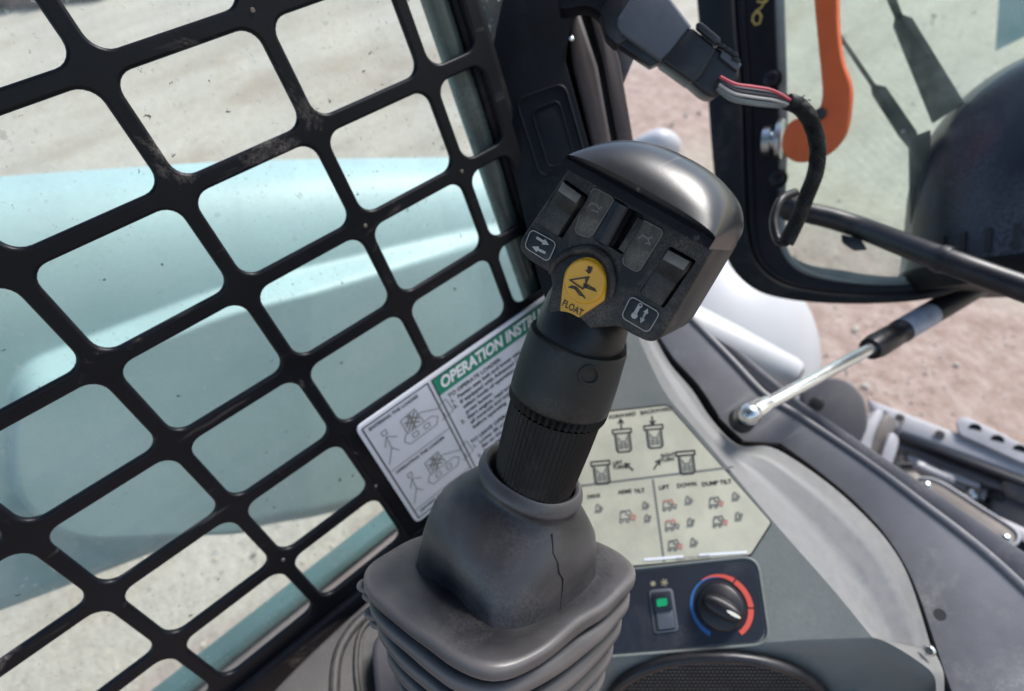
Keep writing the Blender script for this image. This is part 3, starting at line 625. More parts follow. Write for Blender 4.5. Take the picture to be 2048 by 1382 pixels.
# ------------------------------------------------------------------ cab door (open) with glass, handle, bar, wiper cover
PD = plane_px(1620, 330, 0.62, -0.05, 0.12, 0)
door = thing('cab_door', 'open front cab door with black frame, dusty glass and orange lever handle', 'door', PD.at(1700, 610))
outer = spline([(1388, -60), (1398, 60), (1412, 160), (1420, 270), (1430, 380), (1440, 470), (1462, 535), (1510, 580), (1580, 600), (1680, 608), (1790, 606), (1880, 594), (1950, 566), (2000, 530), (2080, 440), (2160, 320)], 6)
inner = spline([(1548, -60), (1552, 60), (1556, 160), (1558, 270), (1556, 380), (1556, 450), (1562, 500), (1590, 536), (1640, 556), (1720, 568), (1800, 570), (1860, 562), (1905, 545), (1945, 510), (2020, 430), (2100, 310)], 6)
K = len(outer)
def ribbon(name, A, B, pl, h, th, material, parent, bev=0.0, label=None):
    k = len(A); V = [pl.at(*p, h) for p in A] + [pl.at(*p, h) for p in B]; V += [v - pl.n * th for v in V]; Fc = []
    for i in range(k - 1): Fc += [(i, i + 1, k + i + 1, k + i), (2 * k + i, 2 * k + i + 1, 3 * k + i + 1, 3 * k + i), (i, i + 1, 2 * k + i + 1, 2 * k + i), (k + i, k + i + 1, 3 * k + i + 1, 3 * k + i)]
    Fc += [(0, k, 3 * k, 2 * k), (k - 1, 2 * k - 1, 4 * k - 1, 3 * k - 1)]
    return mk(name, V, Fc, material, parent, bev=bev, seg=3, label=label)
def lerp2(A, B, t): return [(a[0] + (b[0] - a[0]) * t, a[1] + (b[1] - a[1]) * t) for a, b in zip(A, B)]
ribbon('frame', outer, lerp2(outer, inner, 0.48), PD, 0.012, 0.03, m_rubber, door, 0.004)
ribbon('frame_flange', lerp2(outer, inner, 0.46), lerp2(outer, inner, 1.0), PD, 0.004, 0.012, m_frame, door, 0.0015)
ribbon('frame_bead', lerp2(outer, inner, 0.52), lerp2(outer, inner, 0.60), PD, 0.008, 0.006, m_steelgrey if False else m_frame, door, 0.002)
ribbon('glass_seal', lerp2(outer, inner, 0.98), [(p[0] + 0, p[1]) for p in lerp2(outer, inner, 1.12)], PD, 0.001, 0.01, mat('pale_glass_edge', (0.22, 0.24, 0.21), 0.4, dust=0.3, scale=20), door, 0.001)
fa_ = [(a[0] + (b[0] - a[0]) * 1.04, a[1] + (b[1] - a[1]) * 1.04) for a, b in zip(outer, inner)][36:]
fb_ = [(a[0] + (b[0] - a[0]) * (1.06 + .40 * min(1, i_ / 14)), a[1] + (b[1] - a[1]) * (1.06 + .40 * min(1, i_ / 14))) for i_, (a, b) in enumerate(list(zip(outer, inner))[36:])]
ribbon('lower_flange', fa_, fb_, PD, -0.003, 0.004, mat('pale_glass_edge', (0.2, 0.2, 0.2)), door, 0.001)
gp = [(1545, -60)] + inner[6:] + [(2300, 0), (2300, -300), (1545, -300)]
slab('glass_pane', PD, [(p[0] - 3, p[1] + 3) for p in gp], -0.008, 0.0, glass_mat('dusty_door_glass', (0.86, 0.93, 0.89), 0.13, (0.80, 0.84, 0.78), spots=False), door)
# gold marks on the frame
G1 = [PD.L(1512, 52), PD.L(1506, 44), PD.L(1508, 32), PD.L(1518, 26), PD.L(1524, 36), PD.L(1520, 50), PD.L(1512, 52)]; G2 = [PD.L(1512, 26), PD.L(1524, 18), PD.L(1532, 2), PD.L(1540, -8)]; G3 = [PD.L(1516, 6), PD.L(1530, 8), PD.L(1536, 4)]
strokes('gold_mark', PD, [G1, G2, G3], 0.0022, mat('gold_paint_pen', (0.42, 0.29, 0.07), 0.5), door, 0.0049)
for (x, y, r) in ((1544, 160, .0085), (1556, 358, .0085), (1560, 395, .006)):
    c = PD.at(x, y, 0.004); cyl('frame_bolt', c, c + PD.n * 0.008 - RT * 0.001, [(0, r * 1.25), (.3, r * 1.25), (.31, r), (.8, r), (1, r * .7)], m_frame, door, n=6 if r < .007 else 20)
c0 = PD.at(1536, 282, 0.004); ax = (PD.n * 0.6 + RT * 1.0).normalized()
hb_ = cyl('handle_washer', c0 - ax * .004, c0 + ax * .012, [(0, .016), (.5, .016), (.55, .011), (1, .011)], m_zinc, door, n=30)
cyl('handle_washer', c0 + ax * .010, c0 + ax * .017, [(0, .021), (.15, .0225), (.85, .0225), (1, .021)], m_zinc, door, n=36)
PH = plane_px(1640, 220, 0.57, -0.2, 0.0, 0)
slab('orange_handle', PH, spline([(1627, -60), (1628, 0), (1634, 70), (1642, 150), (1644, 190), (1636, 218), (1606, 232), (1578, 246), (1564, 275), (1566, 305), (1590, 324), (1625, 322), (1660, 306), (1690, 268), (1700, 215), (1700, 168), (1684, 120), (1676, 60), (1674, 0), (1672, -60)], 6, closed=True), 0.004, 0.022, m_orange, door, bev=0.005, seg=4, label='orange lever handle')
cyl('handle_screw', PH.at(1640, 228, .003), PH.at(1640, 228, .008), [(0, .006), (.7, .006), (1, .004)], m_ink, door, n=16)
# grab bar: pushes across the door
bar = thing('grab_bar', 'black tubular bar crossing the lower door glass to the right edge', 'bar', W(1820, 500, 0.5))
tube('bar_tube', P3([(1560, 400, .60), (1612, 424, .585), (1660, 436, .575), (1720, 455, .56), (1800, 486, .52), (1900, 524, .48), (2000, 560, .455), (2110, 598, .43)], 8), 0.0108, m_blackplug, bar, n=24)
ell('bar_ball_end', W(1590, 418, .60), (RT * .017, DN * .014, FW * .015), m_blackplug, bar)
slab('bar_lug', plane_px(1700, 478, .56), [(1682, 468), (1722, 478), (1735, 500), (1708, 502), (1684, 486)], 0.004, 0.01, m_blackplug, bar, rnd=5, bev=0.002)
cyl('bar_collar', W(1876, 515, .489), W(1896, 522, .482), [(0, .0118), (.5, .0125), (1, .0118)], m_blackplug, bar, n=24)
# wiper motor cover
cov = thing('wiper_motor_cover', 'large black domed plastic cover at the right edge of the door glass', 'cover', W(1960, 530, 0.5))
cc = W(2122, 388, 0.555); Rr = 0.130; secs = []
for i in range(33):
    t = i / 32
    # outline from base line upward: vertical wall then dome
    if t < 0.45: rad = 1.0 - 0.02 * (t / .45); hgt = -0.62 + t / 0.45 * 0.62
    else: a = (t - 0.45) / 0.55 * math.pi / 2; rad = 0.98 * math.cos(a) ** 0.85 + 1e-3; hgt = math.sin(a) * 1.12
    upv = (-DN + RT * 0.06).normalized()
    secs.append([cc + upv * hgt * 0.128 + (RT * math.cos(2 * math.pi * j / 64) + FW * math.sin(2 * math.pi * j / 64)) * rad * Rr for j in range(64)])
m_cover = mat('cover_plastic', (0.012, 0.014, 0.020), 0.30, var=0.3, dust=0.6, dustcol=(0.17, 0.18, 0.22), scale=14, dust_lo=0.42, dust_hi=0.75, bump=0.3, bscale=300)
loft('cover_shell', secs, m_cover, cov)
loft('cover_rim', [[cc + (-DN + RT * 0.06).normalized() * hh * 0.128 + (RT * math.cos(2 * math.pi * j / 64) + FW * math.sin(2 * math.pi * j / 64)) * rr_ for j in range(64)] for hh, rr_ in ((-.74, Rr * .95), (-.60, Rr * 1.01), (-.57, Rr * 1.01), (-.57, Rr * .97))], m_rubber, cov)
for k in range(9):
    th = math.radians(178 + k * 9); u_ = (-DN + RT * 0.06).normalized(); dr = RT * math.cos(th) + FW * math.sin(th); tg = -RT * math.sin(th) + FW * math.cos(th)
    p = cc + dr * (Rr * 1.0) - u_ * 0.057
    v = [p + tg * a * .0022 + u_ * b * .011 + dr * c for c in (-.001, .0015) for a, b in ((-1, -1), (1, -1), (1, 1), (-1, 1))]
    mk('vent_slot', v, [(0, 1, 2, 3), (4, 5, 6, 7), (0, 1, 5, 4), (1, 2, 6, 5), (2, 3, 7, 6), (3, 0, 4, 7)], m_ink, cov)
# wiper outside the glass
wp = thing('door_wiper', 'dark green-black wiper arms outside the door glass', 'wiper', PD.at(1835, 300, -0.02))
m_wip = mat('wiper_black', (0.012, 0.022, 0.022), 0.5, var=0.3, dust=0.3, dustcol=(0.12, 0.16, 0.15), scale=20)
slab('wide_arm', PD, [(1766, -20), (1788, -20), (1806, 28), (1825, 34), (1930, 205), (1866, 246), (1862, 238), (1786, 50), (1790, 34)], -0.018, 0.006, m_wip, wp, bev=0.0015)
slab('thin_arm', PD, [(1640, 20), (1652, 22), (1752, 168), (1772, 172), (1834, 262), (1842, 300), (1818, 296), (1798, 272), (1744, 188), (1742, 172)], -0.018, 0.006, m_wip, wp, bev=0.0015)
slab('pivot_block', PD, [(1818, 276), (1862, 258), (1862, 560), (1822, 560)], -0.014, 0.01, m_rubber, wp, bev=0.002)
cyl('pivot_pin', PD.at(1806, 263, -.018), PD.at(1806, 263, -.016), [(0, .0022), (1, .0022)], m_palesteel, wp, n=12)
# teal body corner outside, top right
slb = slab('teal_body_corner', plane_px(2040, 40, 1.0, 0, 0), [(1990, 103), (2004, -80), (2300, -80), (2300, -40), (2060, 68)], 0, 0.05, m_teal, None, bev=0.006, rnd=4)
tag(slb, 'small teal painted panel corner at the top right beyond the door glass', 'panel')

# ------------------------------------------------------------------ console
PC = plane_px(1400, 1000, 0.46, 0.02, 0.10, -5)
cons = thing('side_console', 'dark grey moulded side console with pale ridge', 'console', PC.at(1400, 1500))
Hc = 0.0
crease = [(1270, 655), (1288, 700), (1330, 785), (1385, 852), (1445, 922), (1500, 988), (1575, 1076), (1660, 1172), (1745, 1275)]
outerc = [(1292, 640), (1336, 722), (1384, 780), (1426, 842), (1478, 890), (1556, 900), (1696, 1000), (1803, 1125), (1864, 1300)]
cs_ = spline(crease, 8); os_ = spline(outerc, 8); k = len(cs_)
V = []; rows = 14
for i in range(rows):
    t = i / (rows - 1)
    for a, b in zip(cs_, os_):
        x, y = a[0] + (b[0] - a[0]) * t, a[1] + (b[1] - a[1]) * t
        V.append(PC.at(x, y, -0.017 * min(t, .36) / .36 - 0.006 * max(0, min(1, (t - .36) / .5)) - (0.02 * (t - .8) / .2 if t > .8 else 0)))
Fc = [(r * k + i, r * k + i + 1, (r + 1) * k + i + 1, (r + 1) * k + i) for r in range(rows - 1) for i in range(k - 1)]
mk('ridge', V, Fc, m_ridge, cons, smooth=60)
# main face
low = [(1745, 1275), (1600, 1280), (1450, 1292), (1270, 1312), (1080, 1330), (960, 1342)]
face = [(1130, 650), (1276, 655)] + cs_[1:-1] + low
V = [PC.at(x, y, 0) for x, y in face]; mk('console_face', V, [tuple(range(len(V)))], m_console, cons, smooth=0)
# lower face turns down
V = []; K2 = len(low); ca = spline([(1745, 1275), (1775, 1285), (1830, 1318), (1868, 1352), (1872, 1400)], 6); lows = ca[::-1][:-1] + spline(low, 6)
bl = [(x + (20 if i == 0 else 0), 1560) for i, (x, y) in enumerate(lows)]
for t, hh in ((0, 0), (.04, -.002), (.12, -.012), (1.0, -.10)):
    for a in lows: 
        p = PC.at(a[0], a[1] + 300 * t, 0); V.append(p + PC.n * hh)
k = len(lows); Fc = [(r * k + i, r * k + i + 1, (r + 1) * k + i + 1, (r + 1) * k + i) for r in range(3) for i in range(k - 1)]
mk('lower_face', V, Fc, m_console, cons, smooth=60)
# corner piece that rounds the right end
ca = spline([(1745, 1275), (1775, 1285), (1830, 1318), (1868, 1352), (1872, 1400)], 6); cb = spline([(1862, 1300), (1872, 1310), (1882, 1330), (1888, 1352), (1888, 1400)], 6); cd_ = spline([(1745, 1275), (1745, 1330), (1745, 1400), (1745, 1480), (1745, 1560)], 6)
V = [PC.at(*p, 0) for p in ca] + [PC.at(*p, -.026) for p in cb] + [PC.at(*p, -.03 * i / len(cd_)) for i, p in enumerate(cd_)]; k = len(ca)
Fc = [(i, i + 1, k + i + 1, k + i) for i in range(k - 1)]
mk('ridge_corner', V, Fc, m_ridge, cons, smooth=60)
slab('under_panel', PC, [(1650, 1240), (1868, 1330), (1885, 1360), (1900, 1600), (1650, 1600)], -.045, .01, m_console, cons, bev=.002)
cyl('console_screw', PC.at(1858, 1302, -.012), PC.at(1858, 1302, -.008), [(0, .004), (.6, .004), (1, .0025)], m_zinc, cons, n=16)
# speaker
sc_ = (1465, 1420); spk = thing('speaker_grille', 'oval speaker with fine grey grille at the bottom of the console', 'speaker', PC.at(1465, 1420, -.02))
_a, _b, _c = (PC.at(1270, 1348, 0) - PC.n * .012), (PC.at(1745, 1311, 0) - PC.n * .012), (PC.at(1450, 1592, 0) - PC.n * .10)
_n = (_b - _a).cross(_c - _a).normalized(); _n = -_n if _n.dot(PC.n) < 0 else _n
PSk = Pl(_a, _n, _b - _a)
def ellp(cx, cy, a, b, n=48, tilt=0.0):
    c_, s_ = math.cos(tilt), math.sin(tilt)
    return [(cx + a * math.cos(t) * c_ - b * math.sin(t) * s_, cy + a * math.cos(t) * s_ + b * math.sin(t) * c_) for t in [2 * math.pi * i / n for i in range(n)]]
rim = ellp(1440, 1422, 225, 108, tilt=0.02)
tube('speaker_rim', [PSk.at(x, y, .005) for x, y in rim + rim[:1]], 0.0042, m_blackplug, spk, n=12)
slab('speaker_back', PSk, ellp(1440, 1422, 222, 105, tilt=.02), 0.004, 0.003, m_rubber, spk)
bmd = bmesh.new(); st = 8.5
yy = 1316
row = 0
while yy < 1400:
    xx = 1230 + (st / 2 if row % 2 else 0)
    while xx < 1660:
        if ((xx - 1440) / 212) ** 2 + ((yy - 1422) / 96) ** 2 < 1:
            c = PSk.at(xx, yy, .0045); r = 0.00125
            vv = [bmd.verts.new(c + PSk.x * math.cos(a) * r + PSk.y * math.sin(a) * r) for a in [k * math.pi / 3 for k in range(6)]] + [bmd.verts.new(c + PSk.n * .0008)]
            for k in range(6): bmd.faces.new((vv[k], vv[(k + 1) % 6], vv[6]))
        xx += st
    yy += st * .8; row += 1
gr = fin('grille_dots', bmd, m_mesh, spk, smooth=60); gr['kind'] = 'stuff'

# instruction decal
dec = thing('control_pattern_decal', 'cream eight-sided decal of control diagrams on the console', 'decal', PC.at(1350, 1120))
oct_ = [(1208, 822), (1336, 808), (1545, 1046), (1503, 1112), (1180, 1142), (1080, 1010), (1122, 950)]
slab('decal_edge', PC, oct_, 0.0012, 0.0012, m_ink, dec, rnd=7)
cx_, cy_ = 1320, 975
slab('decal_face', PC, [(cx_ + (x - cx_) * .985, cy_ + (y - cy_) * .98) for x, y in oct_], 0.0016, 0.0006, m_decal, dec, rnd=6)
Q = lambda x, y: PC.L(x, y, .0018)
strokes('divider', PC, [[Q(1110, 978), Q(1465, 934)], [Q(1306, 960), Q(1328, 1122)]], 0.0018, m_inkgrey, dec, .0018)
def machine(cx, cy, s=1.0):
    q = lambda a, b: Q(cx + a * s + b * s * .12, cy - a * s * .09 + b * s)
    L1 = [[q(-19, -22), q(19, -22), q(19, -14), q(-19, -14), q(-19, -22)], [q(-15, -14), q(-15, 20), q(-11, 24), q(11, 24), q(15, 20), q(15, -14)]]
    L2 = [[q(-11, -10), q(-11, 20)], [q(11, -10), q(11, 20)], [q(-8, -4), q(-3, 6), q(0, 2), q(4, 6), q(8, -4)], [q(-8, 10), q(8, 10)], [q(-8, 15), q(8, 15)], [q(-5, 6), q(-5, 18)], [q(5, 6), q(5, 18)]]
    return L1, L2
LL, LD = [], []
for (x, y) in ((1246, 880), (1309, 872), (1203, 944), (1373, 924)):
    a, b = machine(x, y, .98); LL += a; LD += b
def arrow(x0, y0, x1, y1):
    d = Vector((x1 - x0, y1 - y0)).normalized(); n_ = Vector((-d.y, d.x))
    return [[Q(x0, y0), Q(x1, y1)], [Q(x1 - d.x * 8 + n_.x * 5, y1 - d.y * 8 + n_.y * 5), Q(x1, y1), Q(x1 - d.x * 8 - n_.x * 5, y1 - d.y * 8 - n_.y * 5)]]
LL += arrow(1243, 856, 1241, 838) + arrow(1304, 833, 1306, 850) + arrow(1266, 940, 1250, 927) + arrow(1308, 938, 1320, 920)
strokes('diagram_line', PC, LL, 0.0013, m_ink, dec, .00185); strokes('diagram_detail', PC, LD, 0.0011, m_inkgrey, dec, .0019)
arot = math.atan2(Q(1465, 934)[1] - Q(1110, 978)[1], Q(1465, 934)[0] - Q(1110, 978)[0])
for s_, x, y, sz in (('FORWARD', 1218, 835, .0050), ('BACKWARD', 1281, 826, .0050), ('LEFT', 1226, 927, .0042), ('TURN', 1226, 936, .0042), ('RIGHT', 1322, 912, .0042), ('TURN', 1322, 921, .0042), ('DRIVE', 1175, 994, .0042), ('ARMS', 1236, 985, .0048), ('TILT', 1268, 983, .0048), ('LIFT', 1318, 976, .0048), ('DOWN', 1354, 972, .0048), ('DUMP', 1404, 969, .0048), ('TILT', 1440, 965, .0048)):
    text('decal_text', s_, PC, *Q(x, y), sz, m_ink, dec, .002, rot=arot, bold=.0001)
LR, LB = [], []
def loader_icon(x, y, k, red):
    q = lambda a, b: Q(x + a * k + b * k * .12, y - a * k * .09 + b * k)
    body_ = [[q(-9, 5), q(7, 5), q(8, -1), q(3, -2), q(2, -9), q(-6, -9), q(-8, -1), q(-9, 5)]]
    arm_ = [[q(-8, -6), q(9, -10), q(13, 0)]]; bkt = [[q(11, -1), q(18, 1), q(16, 8), q(11, 6), q(11, -1)]]
    wh = [[q(-7 + 3 * math.cos(t), 8 + 3 * math.sin(t)), q(-7 + 3 * math.cos(t + .8), 8 + 3 * math.sin(t + .8))] for t in [i * .8 for i in range(8)]]
    wh2 = [[q(4 + 3 * math.cos(t), 8 + 3 * math.sin(t)), q(4 + 3 * math.cos(t + .8), 8 + 3 * math.sin(t + .8))] for t in [i * .8 for i in range(8)]]
    LB.extend(body_ + wh + wh2); (LR if red == 1 else LB).extend(arm_); (LR if red == 2 else LB).extend(bkt)
def hand_icon(x, y, k, d):
    q = lambda a, b: Q(x + a * k + b * k * .12, y - a * k * .09 + b * k)
    LB.extend([[q(-4, 6), q(-4, -2), q(-2, -8), q(2, -8), q(4, -2), q(4, 6), q(-4, 6)], [q(-7, 8), q(7, 8)]])
    LB.extend([[q(8, -4 * d), q(8, 5 * d)], [q(5, 2 * d), q(8, 5 * d), q(11, 2 * d)]])
for (x, y, k, rd) in ((1250, 1032, 1.15, 2), (1335, 1010, 1.0, 1), (1340, 1050, 1.0, 1), (1346, 1090, 1.0, 2), (1428, 1004, 1.0, 2), (1436, 1042, 1.0, 2)): loader_icon(x, y, k, rd)
for (x, y, k, d) in ((1196, 1016, .9, 1), (1290, 1010, .8, 1), (1294, 1036, .8, -1), (1376, 1000, .9, 1), (1380, 1044, .9, -1), (1386, 1084, .9, 1), (1470, 992, .9, 1), (1476, 1032, .9, -1)): hand_icon(x, y, k, d)
strokes('symbol_line', PC, LB, 0.0009, m_inkgrey, dec, .0019); strokes('symbol_red', PC, LR, 0.0013, m_inkred, dec, .0020)
strokes('bottom_band', PC, [[Q(1290, 1119), Q(1365, 1113)], [Q(1400, 1110), Q(1492, 1104)]], 0.0022, m_white, dec, .0021)
text('decal_text', 'SELECTED MODE', PC, *Q(1352, 1119), .0035, m_inkgrey, dec, .0022, rot=arot)

# heater control panel
cp = thing('heater_control_panel', 'black panel with blue-red temperature knob and green-lit rocker switch', 'control panel', PC.at(1400, 1300))
pp = [(1225, 1150), (1500, 1122), (1530, 1272), (1480, 1290), (1225, 1306)]
slab('panel_plate', PC, [(1200, 1152, 4), (1508, 1120, 28), (1532, 1280, 28), (1200, 1308, 4)], 0.0012, 0.003, m_panel, cp, n=8)
tube('panel_lip', [PC.at(x, y, 0.0008) for x, y in roundpoly([(1190, 1146, 4), (1514, 1112, 34), (1540, 1288, 34), (1190, 1316, 4)], 4, 8)], 0.0012, m_console, cp, n=8)
kc = (1441, 1213)
kx, ky = PC.L(*kc, .0014)
def arc(r0, r1, a0, a1, n=24):
    A = [(kx + r1 * math.cos(math.radians(a0 + (a1 - a0) * i / n)), ky + r1 * math.sin(math.radians(a0 + (a1 - a0) * i / n))) for i in range(n + 1)]
    B = [(kx + r0 * math.cos(math.radians(a0 + (a1 - a0) * i / n)), ky + r0 * math.sin(math.radians(a0 + (a1 - a0) * i / n))) for i in range(n + 1)]
    return [[A[i], A[i + 1], B[i + 1], B[i]] for i in range(n)]
Rk = 0.0235
def taper(a0, a1, r_in0, r_in1, r_o0, r_o1, n=24):
    out = []
    for i in range(n):
        q_ = []
        for t, first in ((i / n, 1), ((i + 1) / n, 0)):
            a = math.radians(a0 + (a1 - a0) * t); ri = r_in0 + (r_in1 - r_in0) * t; ro = r_o0 + (r_o1 - r_o0) * t
            q_.append([(kx + ro * math.cos(a), ky + ro * math.sin(a)), (kx + ri * math.cos(a), ky + ri * math.sin(a))])
        out.append([q_[0][0], q_[1][0], q_[1][1], q_[0][1]])
    return out
flat('blue_arc', PC, taper(75, 238, .0208, .0200, .0212, .0236), m_blue, cp, .0016)
flat('red_arc', PC, taper(118, 52, .0219, .0205, .0222, .0242) + taper(49, -5, .0200, .0200, .0240, .0240) + taper(-8, -62, .0198, .0200, .0238, .0232), m_redp, cp, .0017)
KN = (PC.n - PC.x * 0.05 + PC.y * 0.05).normalized(); kb = PC.G(kx, ky, .0015)
cyl('knob_base', kb, kb + KN * .010, [(0, .0178), (.5, .0175), (.85, .0168), (1, .0150)], m_blackplug, cp, n=40)
kcap = thing  # (name kept free)
dirk = Vector((math.cos(math.radians(-33)), math.sin(math.radians(-33))))
def KP(a, b, h): return kb + PC.x * (dirk.x * a - dirk.y * b) + PC.y * (dirk.y * a + dirk.x * b) + KN * h
secs = []
for h, L0, L1, wv in ((.009, -.0135, .0165, .0075), (.013, -.0130, .0160, .0068), (.0165, -.0120, .0150, .0058), (.018, -.0105, .0135, .0042)):
    o = []
    for i in range(28):
        a = 2 * math.pi * i / 28; ca_, sa_ = math.cos(a), math.sin(a); cxm = (L0 + L1) / 2; hl = (L1 - L0) / 2
        o.append(KP(cxm + hl * math.copysign(abs(ca_) ** .75, ca_), wv * math.copysign(abs(sa_) ** .9, sa_), h))
    secs.append(o)
loft('knob_grip', secs, m_blackplug, cp)
secs = []
for h in (.0172, .0186):
    secs.append([KP(.0100 + .0052 * math.cos(2 * math.pi * i / 16), .0013 * math.sin(2 * math.pi * i / 16), h) for i in range(16)])
loft('knob_pointer', secs, m_cream, cp)
slab('switch_bezel', PC, [(1297, 1180), (1345, 1176), (1358, 1262), (1308, 1268)], 0.0022, 0.002, m_greyplug, cp, rnd=9, bev=.0004)
slab('switch_well', PC, [(1302, 1186), (1341, 1182), (1352, 1258), (1312, 1263)], 0.0026, 0.001, m_ink, cp, rnd=4)
slab('rocker_upper', PC, [(1304, 1188), (1340, 1184), (1345, 1220), (1310, 1224)], 0.0050, 0.004, m_panel, cp, rnd=3, bev=.0006)
slab('rocker_lower', PC, [(1312, 1222), (1345, 1218), (1350, 1256), (1317, 1260)], 0.0036, 0.003, m_greyplug, cp, rnd=3, bev=.0006)
slab('green_lens', PC, [(1313, 1198), (1334, 1196), (1335, 1211), (1314, 1214)], 0.0056, 0.001, m_lens, cp, rnd=4)
FS = []
for (x, y, r) in ((1306, 1167, 5), (1329, 1165, 7)):
    for k in range(3):
        a = k * math.pi / 3 + .2; FS.append([PC.L(x - r * math.cos(a), y - r * math.sin(a), .0015), PC.L(x + r * math.cos(a), y + r * math.sin(a), .0015)])
strokes('fan_symbol', PC, FS, .0009, mat('faded_yellow_print', (0.30, 0.26, 0.16), .6), cp, .0015)

# ------------------------------------------------------------------ door sill
PSl = plane_px(1700, 980, 0.50, 0.25, 0.15, 0)
sill = thing('door_sill', 'curved dark grey steel sill beside the console, dusty, with strut mount', 'sill', PSl.at(1900, 1382))
si = spline([(1300, 640), (1345, 712), (1396, 768), (1436, 828), (1440, 836), (1484, 878), (1492, 882), (1556, 886), (1566, 890), (1640, 944), (1705, 998), (1762, 1058), (1805, 1120), (1838, 1190), (1865, 1270), (1892, 1350), (1925, 1440), (1960, 1540)], 5)
so = spline([(1372, 625), (1420, 672), (1474, 728), (1500, 756), (1530, 786), (1560, 806), (1584, 820), (1610, 838), (1640, 858), (1710, 905), (1780, 955), (1850, 1008), (1920, 1060), (1985, 1112), (2050, 1170), (2120, 1235), (2200, 1320), (2290, 1420)], 5)
ribbon('sill_plate', si, so, PSl, 0, 0.012, m_sill, sill, 0.0015)
tube('edge_roll', [PSl.at(x, y, -0.001) for x, y in lerp2(so, si, 0.03)], 0.0040, m_sill, sill, n=12)
ribbon('shadow_gap', lerp2(si, so, -0.05), lerp2(si, so, 0.03), PSl, -0.006, 0.004, m_ink, sill)
ribbon('trough', lerp2(si, so, -1.2), lerp2(si, so, 0.3), PSl, -0.035, 0.004, m_dark, sill)
hc = PSl.at(1880, 1229, 0.0002); cyl('hole', hc - PSl.n * .004, hc, [(0, .0045), (1, .0045)], m_ink, sill, n=20)
slab('outer_skirt', PSl, [(1400, 655), (1420, 675), (1480, 735), (1580, 818), (1710, 905), (1850, 1008), (1985, 1112), (2200, 1320), (2300, 1420), (2400, 1420), (2060, 1110), (1860, 975), (1600, 800), (1480, 700)], -0.03, 0.06, m_steelgrey, sill, bev=.004)

# gas strut
gs = thing('gas_strut', 'gas strut with bright steel rod holding the front door open', 'gas strut', W(1500, 828, .48))
A, B, C_ = W(1502, 826, .478), W(1758, 688, .56), W(1965, 566, .62)
cyl('rod', A, B, [(0, .0060), (1, .0058)], m_chrome, gs)
cyl('end_cap', W(1740, 698, .555), W(1762, 686, .562), [(0, .0112), (.5, .0128), (1, .0128)], m_blackplug, gs)
cyl('cylinder', W(1760, 687, .5615), C_, [(0, .0125), (.02, .0125), (.10, .0125), (.105, .0120), (.16, .0120), (.165, .0125), (1, .0125)], m_blackplug, gs)
cyl('cylinder_label', W(1760, 687, .5615).lerp(C_, .20), W(1760, 687, .5615).lerp(C_, .46), [(0, .01265), (1, .01265)], mat('strut_label', (.33, .36, .42), .4), gs)
ell('ball_socket', W(1500, 828, .476), (RT * .0098, DN * .0098, FW * .0098), m_zinc, gs)
cyl('socket_neck', W(1508, 823, .48), W(1536, 806, .488), [(0, .0085), (.5, .0082), (1, .0066)], m_chrome, gs)
cyl('mount_stud', W(1490, 836, .488), W(1482, 842, .496), [(0, .0105), (1, .0115)], m_ink, gs)
tube('retaining_clip', P3([(1925, 560, .61), (1945, 552, .61), (1955, 566, .605), (1940, 580, .605)], 6), .0014, m_zinc, gs, n=8)
tube('retaining_clip', P3([(2030, 560, .53), (2036, 545, .53), (2060, 540, .53)], 6), .0022, mat('pinkish_clip', (.5, .38, .34), .4), gs, n=8)

# ------------------------------------------------------------------ attachment gear outside, right
sheet = thing('white_fender', 'bluish white rounded sheet-metal fender outside, behind the sill', 'fender', W(1500, 760, 1.0))
ell('fender_shell', W(1430, 720, 1.18), (RT * .205, DN * .235, FW * .18), m_cloth, sheet)
cyl('rolled_edge', W(1330, 640, .98), W(1592, 752, 0.92), [(0, .050), (.5, .040), (.96, .028), (1, .024)], m_cloth, sheet)
cyl('pipe_hole', W(1588, 750, .921), W(1600, 756, .917), [(0, .021), (1, .014)], m_brown, sheet)
ws = ell('white_sack', W(1312, 296, 1.9), (RT * .085, DN * .055, FW * .08), m_cloth, None, label=None)
tag(ws, 'small crumpled white thing on the ground seen between pillar and door frame', 'sack')
for v in ws.data.vertices: v.co *= 1 + 0.10 * math.sin(v.co.x * 40) * math.cos(v.co.y * 34)

BL = plane_px(1660, 820, 0.82, 0.1, 0.4, 25)
blk = thing('rubber_buffer', 'dark rounded rubber buffer block outside behind the sill', 'buffer', W(1660, 880, .85))
m_buf = mat('buffer_rubber', (0.035, 0.036, 0.045), .45, dust=.3, scale=20, bump=.2, bscale=300)
slab('buffer_body', BL, spline([(1600, 790), (1620, 768), (1665, 755), (1705, 766), (1730, 800), (1735, 850), (1716, 890), (1690, 930), (1640, 900)], 5, closed=True), .0, .07, m_buf, blk, bev=.008, seg=4)
cyl('buffer_bolt', BL.at(1634, 806, .001), BL.at(1634, 806, .006), [(0, .010), (.6, .010), (1, .007)], m_ink, blk, n=20)
fl = thing('flange_ring', 'pale grey curved flange beside the rubber buffer', 'flange', W(1745, 920, .85))
PF = plane_px(1740, 890, 0.86, 0.5, 0.1, 0)
slab('ring_plate', PF, spline([(1752, 822), (1768, 828), (1752, 862), (1742, 900), (1738, 945), (1716, 938), (1712, 905), (1722, 860)], 5, closed=True), .0, .016, m_palesteel, fl, bev=.003)
slab('inner_plate', PF, spline([(1780, 868), (1798, 880), (1786, 925), (1768, 962), (1754, 958), (1762, 920)], 5, closed=True), -.01, .016, m_palesteel, fl, bev=.003)
slab('spacer', PF, spline([(1768, 832), (1790, 842), (1786, 870), (1764, 920), (1744, 940), (1744, 890)], 5, closed=True), -.02, .03, m_lever, fl, bev=.003)
qf = thing('attachment_frame', 'dusty grey steel attachment mounting frame outside at the right edge', 'frame', W(1900, 1000, .95))
